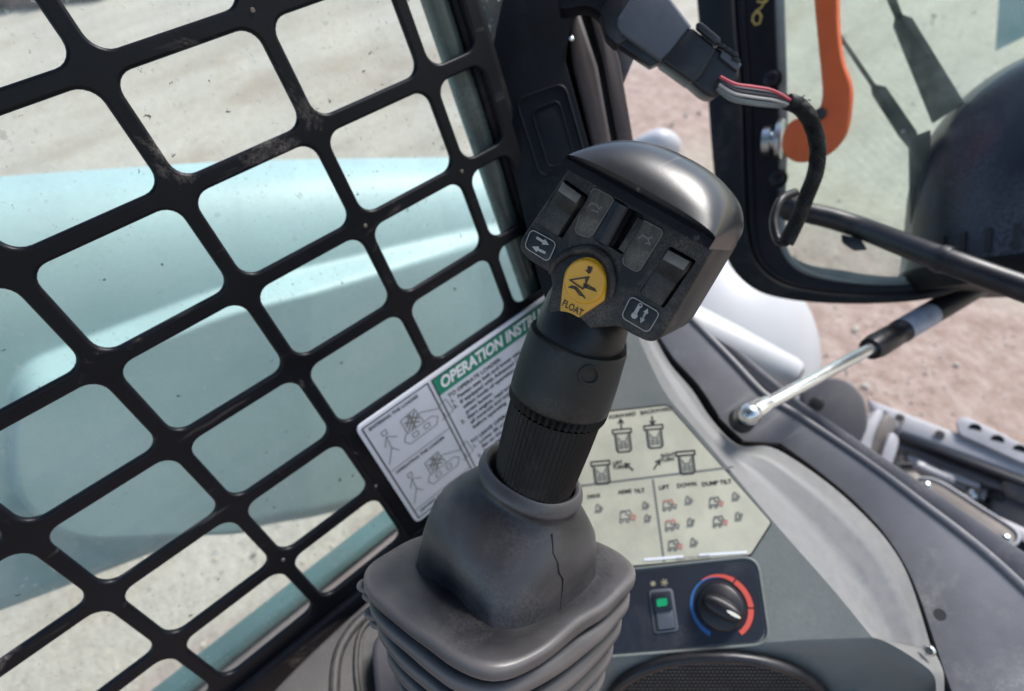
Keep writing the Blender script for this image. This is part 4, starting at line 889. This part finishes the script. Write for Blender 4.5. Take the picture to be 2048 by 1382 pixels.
PQ = plane_px(1900, 950, 0.98, 0.1, 0.5, 0)
m_black2 = mat('oily_black_steel', (0.008, 0.009, 0.013), 0.4, var=0.3, dust=0.3, scale=12, bump=.2, bscale=200)
slab('frame_base', PQ, [(1740, 880), (2300, 1080), (2300, 1500), (2000, 1160), (1750, 960)], -0.06, 0.03, m_black2, qf, bev=.003)
slab('top_rail', PQ, [(1732, 795), (1762, 806), (2300, 1010), (2300, 1070), (2040, 948), (1760, 848)], 0.04, 0.05, m_palesteel, qf, bev=.006, seg=3)
slab('rail_groove', PQ, [(1765, 848), (2300, 1050), (2300, 1068), (1765, 862)], .036, 0.05, m_black2, qf, bev=.003)
slab('second_rail', PQ, [(1770, 862), (1870, 900), (2300, 1062), (2300, 1095), (1866, 925), (1775, 885)], 0.018, 0.04, m_steelgrey, qf, bev=.005, seg=3)
slab('cross_plate', PQ, [(1800, 900), (1880, 928), (1900, 945), (1978, 978), (1970, 1000), (1955, 988), (1885, 960), (1804, 928)], 0.0, 0.02, m_palesteel, qf, bev=.003)
slab('lower_plate', PQ, [(1820, 955), (1935, 992), (1950, 1010), (1930, 1035), (1850, 1000)], -0.01, 0.02, m_steelgrey, qf, bev=.003)
slab('dark_block', PQ, [(1985, 965), (2060, 985), (2300, 1080), (2300, 1330), (2040, 1140), (1975, 1040)], 0.01, 0.05, m_black2, qf, bev=.008, seg=3)
cyl('side_roller', PQ.at(2010, 960, .0), PQ.at(2200, 1040, .0), [(0, .030), (.1, .034), (1, .034)], m_steelgrey, qf)
slab('bottom_rail', PQ, [(1880, 1040), (2040, 1105), (2300, 1240), (2300, 1340), (2040, 1160), (1935, 1092)], -0.01, 0.04, m_palesteel, qf, bev=.008, seg=3)
slab('edge_strip', PQ, [(1850, 1030), (1940, 1100), (2300, 1330), (2300, 1370), (1930, 1125)], 0.01, 0.01, m_palesteel, qf, bev=.003)
hp = slab('hinge_lug', PQ, [(1912, 838), (1930, 832), (1990, 860), (2048, 890), (2300, 990), (2300, 1020), (2040, 922), (1920, 868)], 0.05, 0.016, m_palesteel, qf, rnd=8, bev=.004, seg=3)
for x, y in ((1950, 857), (1995, 880), (2040, 900)):
    cyl('lug_hole', PQ.at(x, y, .049), PQ.at(x, y, .0512), [(0, .009), (1, .009)], m_black2, qf, n=16)
lv = thing('locking_lever', 'worn brown-grey flat steel locking lever outside at the right', 'lever', W(1800, 950, .9))
PV = plane_px(1910, 1010, 0.9, 0.1, 0.55, 0)
slab('lever_bar', PV, [(1836, 952, 6), (1880, 962, 6), (2036, 1062, 14), (2030, 1092, 12), (2010, 1096, 8), (1836, 996, 8)], 0.012, 0.014, m_lever, lv, n=6, bev=.003, seg=3)
slab('lever_hub', PV, [(1785, 944), (1830, 942), (1846, 956), (1838, 1002), (1800, 984)], 0.008, 0.03, m_lever, lv, rnd=8, bev=.004)
tube('lever_rim', [PV.at(x, y, .013) for x, y in spline([(1838, 955), (1880, 964), (1960, 1014), (2030, 1060), (2034, 1085), (2012, 1094)], 5)], .0024, m_palesteel, lv, n=8)

for i_, (pts_, r_) in enumerate(((((1760, 905, .97), (1800, 945, .96), (1850, 990, .95), (1930, 1060, .93), (2060, 1130, .92)), .008), (((1990, 985, .93), (2015, 1030, .92), (2060, 1060, .92)), .012), (((1770, 930, .99), (1850, 935, .985), (1960, 975, .98), (2080, 1040, .98)), .006))):
    tube('hydraulic_hose', P3(list(pts_)), r_, m_rubber, qf, n=12)
for x, y, h_ in ((1815, 914, .001), (1868, 934, .001), (1955, 980, .001), (1845, 968, -.009), (1905, 1000, -.009), (1800, 835, .041), (1880, 868, .041), (1985, 1080, -.009), (2035, 1120, -.009)):
    cyl('frame_bolt', PQ.at(x, y, h_), PQ.at(x, y, h_ + .007), [(0, .008), (.7, .008), (1, .006)], m_lever, qf, n=6)
for (a_, b_2, r_, m_) in (((1750, 842, .93), (1790, 868, .92), .024, m_steelgrey), ((1930, 985, .955), (1990, 1015, .95), .014, m_zinc), ((1830, 930, .975), (1905, 962, .965), .010, m_palesteel), ((2000, 925, .96), (2046, 948, .955), .016, m_black2), ((1900, 1040, .93), (1960, 1075, .93), .013, m_black2)):
    cyl('hinge_pin', W(*a_), W(*b_2), [(0, r_ * .7), (.06, r_), (.2, r_), (.22, r_ * .85), (.8, r_ * .85), (.82, r_), (.94, r_), (1, r_ * .7)], m_, qf, n=22)
slab('bright_plate', PQ, [(1815, 908), (1850, 918), (1962, 968), (1958, 976), (1880, 950), (1818, 922)], .012, .006, m_palesteel, qf, rnd=3, bev=.0015)
slab('bright_plate', PQ, [(1990, 1030), (2048, 1056), (2200, 1130), (2200, 1150), (2040, 1078), (1992, 1046)], .022, .006, m_palesteel, qf, rnd=3, bev=.0015)
for x, y in ((1852, 972), (2010, 1078)): cyl('lever_pin', PV.at(x, y, .012), PV.at(x, y, .017), [(0, .007), (.7, .007), (1, .005)], m_zinc, lv, n=18)

# loose stones and crumbs on the yard
bms = bmesh.new(); rs = np.random.RandomState(3)
for k in range(4000):
    if k < 2200: px, py = rs.uniform(-150, 1000), rs.uniform(-20, 1450)
    else: px, py = rs.uniform(1250, 2100), rs.uniform(-20, 950)
    r = ray(px, py); den = r.z + GS * r.x
    if den > -0.02: continue
    t = -1.5 / den; c = r * t
    if t > 7: continue
    sz = rs.uniform(.0015, .006) * (1 + (rs.rand() < .04) * 1.5); c = Vector((c.x, c.y, gz(c.x, c.y) + 0.012 * math.sin(c.x * 3.1 + c.y) * math.cos(c.y * 2.3) + sz * .3))
    M3 = Matrix.Rotation(rs.uniform(0, 6.28), 3, Vector(rs.normal(size=3)).normalized())
    vv = [bms.verts.new(c + M3 @ Vector(d) * sz * rs.uniform(.7, 1.3)) for d in ((1, 0, 0), (-1, 0, 0), (0, 1, 0), (0, -1, 0), (0, 0, .7), (0, 0, -.7))]
    for a, b, c_ in ((0, 2, 4), (2, 1, 4), (1, 3, 4), (3, 0, 4), (2, 0, 5), (1, 2, 5), (3, 1, 5), (0, 3, 5)): bms.faces.new((vv[a], vv[b], vv[c_]))
tag(fin('loose_gravel', bms, mat('stone_crumbs', (0.46, 0.42, 0.36), 0.9, var=0.3, scale=6, bump=0), None, smooth=0), 'small stones and crumbs scattered over the yard', 'gravel', None, 'stuff')

# ------------------------------------------------------------------ bottom left: side moulding and cushion
PM = plane_px(650, 1300, 0.425, 0.1, 0.5, -35)
mould = thing('side_moulding', 'dark brown-grey plastic side moulding below the mesh guard', 'moulding', PM.at(600, 1500))
o_ = [(560, 1560)] + spline([(520, 1410), (600, 1326), (690, 1242), (770, 1172), (840, 1120)], 6) + [(1000, 1100), (1000, 1560)]
ml = slab('moulding_face', PM, o_, 0, 0.02, m_floorpl, mould, bev=.003)
tube('opening_rim', [PM.at(x, y, .001) for x, y in spline([(770, 1215), (725, 1258), (712, 1310), (716, 1380), (735, 1460)], 8)], .0022, m_floorpl, mould, n=12)
slab('opening', PM, spline([(790, 1222), (745, 1245), (726, 1290), (728, 1360), (750, 1460), (1000, 1460), (1000, 1222)], 4, closed=True), .0006, .001, m_ink, mould)
tube('soft_ridge', [PM.at(x, y, -.0015) for x, y in spline([(672, 1470), (668, 1380), (676, 1310), (706, 1256), (750, 1218), (810, 1180)], 8)], .0045, m_floorpl, mould, n=14)
cu_ = thing('armrest_cushion', 'purple-grey padded block in the opening under the lever boot', 'cushion', W(800, 1400, .42))
slab('cushion_body', plane_px(800, 1330, 0.405, 0.0, 0.3, 0), [(742, 1292), (760, 1258), (830, 1250), (980, 1270), (980, 1480), (760, 1480)], 0, 0.05, m_cushion, cu_, rnd=26, bev=.010, seg=4)

# ------------------------------------------------------------------ joystick
K0 = 0.225
PJ = plane_px(1250, 480, K0, -0.40, 0.0, 0)
PJ = Pl(PJ.o, PJ.n, PJ.at(1430, 475) - PJ.at(1150, 320))      # x axis along the visor lip
joy = thing('joystick', 'black multi-button joystick with yellow FLOAT button and rubber boot', 'joystick', W(1010, 1300, .33))
body_px = [(1150, 318, 14), (1042, 478, 10), (1038, 500, 18), (1060, 522, 14), (1100, 546, 8), (1104, 572, 8), (1092, 620, 4), (1150, 660, 4), (1236, 652, 6), (1262, 668, 6), (1303, 688, 22), (1328, 668, 20), (1434, 486, 10)]
body = slab('head_body', PJ, body_px, 0, 0.046, m_face, joy, bev=0.0016, seg=3, n=6)
def J(x, y, h=0.0): return PJ.L(x, y, h)
def prism(px, h, d, rnd=0, scale=1.0):
    if rnd: px = roundpoly(px, rnd)
    return slab('cutter', PJ, px, h, d, m_face)
lr_px = [(1104, 366), (1124, 358), (1169, 392), (1152, 420), (1117, 476), (1074, 448), (1092, 404)]
rr_px = [(1334, 494), (1386, 522), (1382, 540), (1322, 618), (1274, 590), (1282, 560), (1324, 500)]
lr_px = [(1122, 357), (1170, 391), (1116, 477), (1072, 448)]
rr_px = [(1334, 492), (1388, 522), (1322, 619), (1272, 588)]
wh_px = [(1222, 400), (1282, 430), (1238, 510), (1180, 474)]
fl_px = spline([(1120, 552), (1140, 514), (1178, 500), (1212, 518), (1224, 560), (1222, 600), (1196, 632), (1150, 660), (1112, 632), (1112, 590)], 5, closed=True)
cut(body, [prism(lr_px, .004, .012, 5), prism(rr_px, .004, .012, 5), prism(wh_px, .004, .014, 4), prism([(1225, 378), (1288, 412), (1286, 424), (1224, 392)], .004, .005, 3)])
# raised rim around the face
rim_px = roundpoly([(1163, 345, 8), (1052, 492, 12), (1106, 536, 10)], 6)
# pads with worn symbols
def pad(px, name='worn_pad'): return slab(name, PJ, px, 0.0006, 0.001, m_pad, joy, rnd=14, bev=.0003)
pad([(1186, 372), (1232, 396), (1182, 478), (1148, 468), (1154, 440)]); pad([(1284, 436), (1330, 462), (1276, 548), (1240, 526)])
def jl(*p): return [J(x, y, .0008) for x, y in p]
strokes('worn_symbol', PJ, [jl((1178, 412), (1184, 406), (1194, 410), (1198, 418), (1204, 414)), jl((1184, 420), (1196, 424)), jl((1278, 476), (1286, 470), (1296, 478), (1304, 474)), jl((1296, 478), (1300, 488), (1292, 486))], .0007, m_inkgrey, joy, .0009)
strokes('pad_outline', PJ, [jl(*roundpoly([(1186, 374), (1230, 397), (1181, 476), (1149, 466), (1155, 441)], 12)), jl(*roundpoly([(1284, 438), (1329, 463), (1276, 546), (1242, 526)], 12))], .00035, m_inkgrey, joy, .00075)
# thumbwheel: ridged roller lying in its slot
wa = PJ.at(1206, 486, -.004); wb = PJ.at(1250, 405, -.004)
secs = []; n_ = 40; dW = (wb - wa); uW = PJ.n; sW = dW.normalized().cross(uW)
for t in (0.0, .04, .5, .96, 1.0):
    r_ = .0052 if 0.03 < t < .97 else .0044
    secs.append([wa + dW * t + (uW * math.cos(2 * math.pi * j / n_) + sW * math.sin(2 * math.pi * j / n_)) * (r_ * (1 + (.05 if j % 4 < 2 else 0))) for j in range(n_)])
tw = loft('thumb_wheel', secs, m_blackplug, joy, smooth=25)
slab('wheel_side_bar', PJ, [(1276, 434), (1288, 440), (1248, 506), (1236, 498)], .0010, .006, m_face, joy, rnd=2, bev=.0004)
slab('wheel_side_bar', PJ, [(1225, 404), (1233, 408), (1190, 474), (1182, 470)], -.001, .004, m_rocker, joy, rnd=2, bev=.0004)
# rockers: two facets each, upper end stands proud with dusty top
def rocker(p_tl, p_tr, p_br, p_bl, depth):
    """quad in px, clockwise from top-left; facets at different heights"""
    A_ = lambda p, q, t: (p[0] + (q[0] - p[0]) * t, p[1] + (q[1] - p[1]) * t)
    ml_, mr_ = A_(p_tl, p_bl, .50), A_(p_tr, p_br, .50); tl2, tr2 = A_(p_tl, p_bl, .22), A_(p_tr, p_br, .22)
    hs = [(p_tl, p_tr, .0010), (tl2, tr2, .0062), (ml_, mr_, .0012), (p_bl, p_br, .0016)]
    V = []
    for a, b, h in hs: V += [PJ.at(*a, h if a is not p_tl else .0045), PJ.at(*b, h if a is not p_tl else .0045)]
    V2 = [v - PJ.n * 0.010 for v in V]
    V = [PJ.at(*p_tl, .0022), PJ.at(*p_tr, .0022), PJ.at(*tl2, .0052), PJ.at(*tr2, .0052), PJ.at(*ml_, .0008), PJ.at(*mr_, .0008), PJ.at(*p_bl, .0006), PJ.at(*p_br, .0006)]
    base = [v - PJ.n * .009 for v in V]; V += base
    Fc = [(0, 1, 3, 2), (2, 3, 5, 4), (4, 5, 7, 6), (0, 1, 9, 8), (6, 7, 15, 14), (0, 2, 10, 8), (2, 4, 12, 10), (4, 6, 14, 12), (1, 3, 11, 9), (3, 5, 13, 11), (5, 7, 15, 13), (8, 9, 11, 10), (10, 11, 13, 12), (12, 13, 15, 14)]
    r = mk('rocker_switch', V, Fc, m_rocker, joy, bev=.0004)
    # dusty worn top facet
    e_ = .06
    q_ = [V[0].lerp(V[3], e_), V[1].lerp(V[2], e_), V[3].lerp(V[0], e_), V[2].lerp(V[1], e_)]; nn = (V[1] - V[0]).cross(V[2] - V[0]).normalized()
    if nn.dot(PJ.n) < 0: nn = -nn
    t_ = mk('dusty_facet', [v + nn * .00012 for v in q_] + [v - nn * .0003 for v in q_], [(0, 1, 2, 3), (4, 5, 6, 7), (0, 1, 5, 4), (1, 2, 6, 5), (2, 3, 7, 6), (3, 0, 4, 7)], m_rockdust, None)
    t_.parent = r; t_.location = t_.location - wloc(r)
    return r
rocker((1123, 362), (1166, 392), (1115, 472), (1078, 447), 1)
rocker((1334, 498), (1383, 524), (1321, 613), (1279, 587), 1)
# small labels: recessed-looking framed tiles with symbols
def tile(px, name):
    t = slab(name, PJ, px, .0006, .001, m_rocker, joy, rnd=11, bev=.0003)
    c_ = (sum(p[0] for p in px) / 4, sum(p[1] for p in px) / 4); q_ = [J(x, y, .001) for x, y in roundpoly(px, 11)]
    strokes('tile_outline', PJ, [q_ + q_[:1]], .00035, m_greyprint, joy, .0009); return t
tile([(1062, 458), (1113, 486), (1096, 524), (1048, 494)], 'swap_symbol_tile'); tile([(1262, 592), (1320, 626), (1296, 666), (1242, 634)], 'arm_symbol_tile')
def jarrow(x0, y0, x1, y1, wq, hd):
    """filled arrow, px on the face"""
    d = Vector((x1 - x0, y1 - y0)); L = d.length; d.normalize(); n_ = Vector((-d.y, d.x)); b = Vector((x1, y1)) - d * hd
    P_ = [Vector((x0, y0)) + n_ * wq, b + n_ * wq, b + n_ * wq * 2.5, Vector((x1, y1)), b - n_ * wq * 2.5, b - n_ * wq, Vector((x0, y0)) - n_ * wq]
    return [J(p.x, p.y, .001) for p in P_]
flat('arrow_symbol', PJ, [jarrow(1073, 475, 1098, 490, 2.6, 13), jarrow(1091, 506, 1064, 493, 2.6, 13)], m_greyprint, joy, .0010)
a1 = jarrow(1284, 640, 1296, 617, 2.2, 10); a2 = jarrow(1290, 628, 1281, 646, 2.2, 10)
flat('arrow_symbol', PJ, [a1, a2], m_greyprint, joy, .0010)
def disc(x, y, r, n=14): return [J(x + r * math.cos(2 * math.pi * i / n), y + r * math.sin(2 * math.pi * i / n), .001) for i in range(n)]
flat('arm_symbol', PJ, [disc(1269, 631, 6.5), [J(1266, 627, .001), J(1274, 629, .001), J(1282, 612, .001), J(1276, 610, .001)]], m_greyprint, joy, .0011)
strokes('arm_symbol', PJ, [jl(*[(1281 + 4 * math.cos(t), 611 + 4 * math.sin(t)) for t in [i * .7 for i in range(10)]])], .0004, m_greyprint, joy, .0012)

# float button: domed disc and pointed yellow plate
PB = Pl(PJ.G(0, 0, .0010), (PJ.n + PJ.y * -0.06).normalized(), PJ.x)
wellp = spline([(1100, 548), (1112, 524), (1142, 504), (1184, 500), (1216, 524), (1226, 562), (1222, 596)], 6)
tube('button_shroud', [PB.at(x, y, .0006) for x, y in wellp], [.0006 + .0014 * math.sin(math.pi * i / (len(wellp) - 1)) ** .5 for i in range(len(wellp))], m_face, joy, n=12)
flp = [(1125, 566, 4), (1130, 540, 10), (1150, 518, 16), (1184, 512, 18), (1208, 536, 16), (1212, 570, 12), (1208, 601, 4), (1147, 643, 5), (1119, 624, 5)]
slab('button_surround', PB, [(cx__ * 1.0, cy__) for cx__, cy__ in [(1116, 560), (1126, 530), (1150, 508), (1186, 503), (1216, 528), (1220, 570), (1216, 606), (1148, 653), (1110, 630)]], .0002, .006, m_plastic, joy, rnd=8, bev=.0005)
slab('float_button', PB, flp, .0016, .004, m_yel, joy, n=6, bev=.0006, seg=3)
bc = PB.at(1171, 563, .0012)
rb = 0.0098
btn = cyl('button_disc', bc, bc + PB.n * .0022, [(0, rb), (.55, rb * .99), (.8, rb * .96), (.95, rb * .92), (1, rb * .88), (.93, rb * .80), (.85, rb * .5), (.82, rb * .05)], m_yel, joy, n=48)
PBt = Pl(PB.at(1147, 620, .0016), PB.n, PB.at(1162, 628, .0016) - PB.at(1132, 611, .0016))
text('float_text', 'FLOAT', PBt, -.0007, .0006, .0044, m_ink, joy, .00025, align='CENTER', bold=.00006, sx=.80)
def bl_(*p): return [PB.L(x, y, .0032) for x, y in p]
strokes('button_symbol', PB, [bl_((1140, 560), (1178, 554), (1166, 578), (1140, 560)), bl_((1172, 554), (1172, 575), (1192, 582)), bl_((1168, 568), (1190, 578)), bl_((1138, 574), (1150, 577), (1160, 590), (1168, 592)), bl_((1142, 572), (1152, 574), (1162, 586), (1170, 596))], .0006, m_ink, joy, .0034)
flat('button_arrow', PB, [bl_((1176, 532), (1186, 534), (1182, 546), (1178, 548), (1171, 540), (1176, 540))], m_ink, joy, .0036)
strokes('button_symbol', PB, [bl_(*[(1172 + 3.5 * math.cos(t), 572 + 3.5 * math.sin(t)) for t in [i * .7 for i in range(10)]])], .0005, m_ink, joy, .0037)

# cap: visor-like dome over the face
x0, y0 = J(1148, 316); x1, y1 = J(1434, 480); yl = (y0 + y1) / 2
u_ = K0 / F; cxm = (x0 + x1) / 2; hw0 = (x1 - x0) / 2 + .0006
def csec(z, hw, hgt, drop, n=40, sh=0.0, pw=2.4):
    o = []
    for i in range(n + 1):
        s = -1 + 2 * i / n; a = s * math.pi / 2
        x = hw * math.copysign(abs(math.sin(a)) ** (2 / pw), math.sin(a)); y = hgt * abs(math.cos(a)) ** (2 / pw)
        o.append(PJ.G(cxm + sh + x, yl + y, z))
    o = [PJ.G(cxm + sh - hw, yl - drop, z)] + o + [PJ.G(cxm + sh + hw, yl - drop, z)]
    return o
zs = [(0.0036, .975, .0002, .0012), (0.0052, .985, .0010, .0008), (0.0060, .990, .0022, .0004), (0.0068, .995, .0036, .004), (.0045, 1.0, .0062, .004), (.0010, 1.0, .0098, .004), (-.005, 1.0, .0140, .004), (-.012, 1.0, .0168, .004), (-.020, 1.0, .0180, .004), (-.028, .995, .0172, .004), (-.035, .98, .0150, .004), (-.041, .95, .0118, .004), (-.0455, .90, .0075, .004), (-.0475, .84, .003, .004)]
secs = [csec(z, hw0 * k, h * 1.12 if h > .005 else h, d, sh=.0018 * max(0, min(1, (.004 - z) / .03))) for z, k, h, d in zs]
loft('head_cap', secs, m_cap, joy, smooth=45)
# stem
def rings(spec, n=64, rib=None):
    secs = []
    for k, (x, y, z, r, amp) in enumerate(spec):
        c = W(x, y, z)
        secs.append((c, r, amp))
    out = []
    for k, (c, r, amp) in enumerate(secs):
        d = (secs[min(k + 1, len(secs) - 1)][0] - secs[max(k - 1, 0)][0]).normalized()
        u = (FW - d * FW.dot(d)).normalized(); s = d.cross(u)
        out.append([c + (u * math.cos(2 * math.pi * j / n) + s * math.sin(2 * math.pi * j / n)) * (r * (1 + (amp if (j % 2) else -amp))) for j in range(n)])
    return out
def SP(t): # axis point px, depth; t=0 ring .. 1 behind the face
    return (1064 + (1190 - 1064) * t, 965 + (575 - 965) * t, .288 + (.248 - .288) * t)
def spec(l): return [(*(lambda q: (q[0], q[1], q[2] + .024 * max(0, min(1, (t - .76) / .14)) ** 1.2))(SP(t)), r, a) for t, r, a in l]
loft('neck', rings(spec([(.66, .0195, 0), (.74, .0212, 0), (.80, .0214, 0), (.88, .0216, 0), (.96, .0200, 0), (1.02, .017, 0)])), m_neck, joy)
loft('grip_sleeve', rings(spec([(.430, .0225, 0), (.433, .0242, 0), (.445, .0250, 0), (.48, .0251, 0), (.55, .0249, 0), (.62, .0245, 0), (.68, .0240, 0), (.73, .0238, 0), (.745, .0232, 0), (.742, .0200, 0)])), m_grip, joy)
loft('ribbed_collar', rings(spec([(.385, .0218, 0.0), (.39, .0232, .045), (.41, .0238, .05), (.45, .0238, .05)]), n=88), m_rib, joy, smooth=20)
loft('ribbed_stem', rings(spec([(-.12, .0200, .012), (-.02, .0206, .014), (.1, .0216, .016), (.25, .0224, .018), (.38, .0228, .016)]), n=110), m_rib, joy, smooth=20)
cs1 = W(1178, 748, .2325)
cr = []
for i in range(33):
    a = 2 * math.pi * i / 32; cr.append(W(1178 + 20 * math.cos(a), 748 + 19 * math.sin(a), .2475 - .0))
# embossed disc on the sleeve (projected on the sleeve surface)
axp, axq = W(*SP(.395)), W(*SP(.79)); axd = (axq - axp).normalized()
def on_sleeve(x, y, extra=0.0):
    r = ray(x, y).normalized(); # closest hit with the cylinder about the axis
    w0 = -axp; a_ = r - axd * r.dot(axd); b_ = w0 - axd * w0.dot(axd)
    t = (axp - Vector((0, 0, 0))).dot(axd); R_ = .0247 + extra
    A2 = a_.dot(a_); B2 = 2 * a_.dot(b_); C2 = b_.dot(b_) - R_ * R_; D2 = B2 * B2 - 4 * A2 * C2
    if D2 < 0: return None
    return r * ((-B2 - math.sqrt(D2)) / (2 * A2))
ringp = [on_sleeve(1178 + 19 * math.cos(2 * math.pi * i / 28), 750 + 18 * math.sin(2 * math.pi * i / 28)) for i in range(29)]
if all(p is not None for p in ringp): tube('embossed_ring', ringp, .0004, m_grip, joy, n=6)

# boot: neck roll, bell, square flange, bellows
EL_ = 10
FN = (-DN * math.cos(math.radians(EL_)) - FW * math.sin(math.radians(EL_))).normalized()   # flange normal
FA = (RT + FN * 0).normalized(); FA = (FA - FN * FA.dot(FN)).normalized(); FB = FN.cross(FA)
def sec_sq(c, half, rnd_, n=64, rot=45, warp=None, na=None, aspect=1.0, lean=0.0):
    """rounded square section: superellipse turned by rot"""
    o = []; la = math.radians(20 * lean); fn = ((-DN * math.cos(la) + RT * math.sin(la)) * math.cos(math.radians(EL_ + 11 * lean)) - FW * math.sin(math.radians(EL_ + 11 * lean))).normalized()
    fa = (RT * math.cos(la) + DN * math.sin(la)); fa = (fa - fn * fa.dot(fn)).normalized(); fb = fn.cross(fa)
    for j in range(n):
        a = 2 * math.pi * j / n; e_ = rnd_
        r = half / (abs(math.cos(a)) ** e_ + abs(math.sin(a)) ** e_) ** (1 / e_)
        if warp: r *= warp(a)
        x, y = r * math.cos(a) , r * math.sin(a) * aspect; ro = math.radians(rot); X, Y = x * math.cos(ro) - y * math.sin(ro), x * math.sin(ro) + y * math.cos(ro)
        o.append(c + fa * X + fb * Y)
    return o
bt = joy
C0 = W(1000, 1138, .305)      # flange centre
def bc_(x, y, z): return W(x, y, z)
# bell
def wrp(k):
    # facet cut on the left-front side
    def f(a):
        g = math.degrees(a) % 360; d = min(abs(g - 175), 360 - abs(g - 175)); return 1 - k * max(0, 1 - (d / 42) ** 2)
    return f
bell = [(1003, 1166, .3045, .0485, 3.2, .16), (1006, 1156, .304, .0455, 3.1, .22), (1010, 1144, .3035, .0444, 3.0, .24), (1013, 1120, .303, .0440, 2.9, .20), (1017, 1090, .302, .0440, 2.7, .10), (1021, 1064, .301, .0438, 2.5, .03), (1026, 1042, .300, .0430, 2.4, 0),
        (1031, 1024, .2985, .0412, 2.25, 0), (1039, 1008, .297, .0380, 2.12, 0), (1048, 995, .2955, .0340, 2.0, 0), (1053, 985, .2945, .0310, 2.0, 0), (1056, 977, .2935, .0291, 2.0, 0), (1059, 970, .293, .0283, 2, 0), (1061, 964, .2922, .0288, 2, 0), (1063, 957, .2915, .0291, 2, 0), (1065, 950, .291, .0284, 2, 0), (1066, 944, .2905, .0270, 2, 0), (1067, 941, .290, .0256, 2, 0), (1067, 943, .2905, .0242, 2, 0), (1066, 952, .2915, .0232, 2, 0), (1063, 972, .2945, .0226, 2, 0)]
def lean_(y): return max(0, min(1, (1110 - y) / 140))
secs = [sec_sq(bc_(x, y, z), r, e_, rot=45, warp=wrp(k) if k else None, n=96, lean=lean_(y) if i < 20 else 1) for i, (x, y, z, r, e_, k) in enumerate(bell)]
loft('boot_bell', secs, m_boot, joy, caps=False, smooth=60)
# flange with rounded edge
def FS_(dn, half, e_=4.8, n=96, sh=(0, 0)): return sec_sq(C0 - FN * dn + FA * sh[0] + FB * sh[1], half, e_, n=n, aspect=.97)
fl_ = [(-.0012, .020), (-.0013, .050), (-.0013, .0585), (-.0008, .0606), (.0002, .0618), (.0016, .0622), (.0040, .0622), (.0056, .0618), (.0066, .0604), (.0070, .057)]
secs = [FS_(d, h) for d, h in fl_]
# bellows
dn = .0086; half = .0505
for k in range(5):
    b0 = .0618 - .0034 * k; i0 = .0540 - .0036 * k; z_ = .0084 + k * .0160
    secs += [FS_(z_ + .0005, i0 + .002, 3.6), FS_(z_ + .0020, b0 - .0006, 3.6), FS_(z_ + .0044, b0 + .0008, 3.6), FS_(z_ + .0084, b0 + .0006, 3.6), FS_(z_ + .0118, b0 - .0020, 3.6), FS_(z_ + .0142, i0 + .0022, 3.6), FS_(z_ + .0154, i0, 3.6)]
loft('boot_bellows', secs, m_boot, joy, caps=False, smooth=60)
from mathutils import noise as mno
for o in bpy.data.objects:
    if o.name.startswith('boot_be'):
        for v in o.data.vertices:
            p = v.co * 38; v.co += Vector((mno.noise(p), mno.noise(p + Vector((9, 3, 1))), mno.noise(p + Vector((2, 7, 5))))) * .0013
# mould seam down the front right of the bell
def sec_pt(i, a):
    s = sec_sq(bc_(*bell[i][:3]), bell[i][3], bell[i][4], rot=45, warp=wrp(bell[i][5]) if bell[i][5] else None, n=96, lean=lean_(bell[i][1])); return s[int(a * 96 / 360) % 96]
sp_ = [sec_pt(i, a) for i, a in ((10, 255), (8, 257), (7, 259), (6, 262), (5, 264), (4, 265), (3, 265), (2, 265))]
tube('mould_seam', sp_, .00035, m_ink, joy, n=6)
# frayed boot lugs at the far left corner
lc = C0 - FA * .074
for k in range(4):
    ell('boot_lug', lc + FA * .004 * k * .4 - FN * (.010 + .0085 * k) + FB * .004 * (k % 2), (FA * .0060, FB * .005, FN * .0036), m_boot, joy, nu=16, nv=10)

# ------------------------------------------------------------------ cab roof above the viewer, out of view, added to darken the interior
rf = thing('unseen_cab_roof', 'unseen dark cab headliner, added above the operator to shade the cab', 'roof', (0.1, 0.1, 0.5))
def wbox(name, lo, hi, material, parent, bev=.004):
    v = [Vector((x, y, z)) for x in (lo[0], hi[0]) for y in (lo[1], hi[1]) for z in (lo[2], hi[2])]
    return mk(name, v, [(0, 1, 3, 2), (4, 5, 7, 6), (0, 1, 5, 4), (2, 3, 7, 6), (0, 2, 6, 4), (1, 3, 7, 5)], material, parent, bev=bev)
wbox('headliner', (-.42, -.7, .50), (.55, .35, .54), mat('headliner_fabric', (.06, .065, .07), .8, var=.1, bump=0), rf)
print('objects', len(bpy.data.objects))
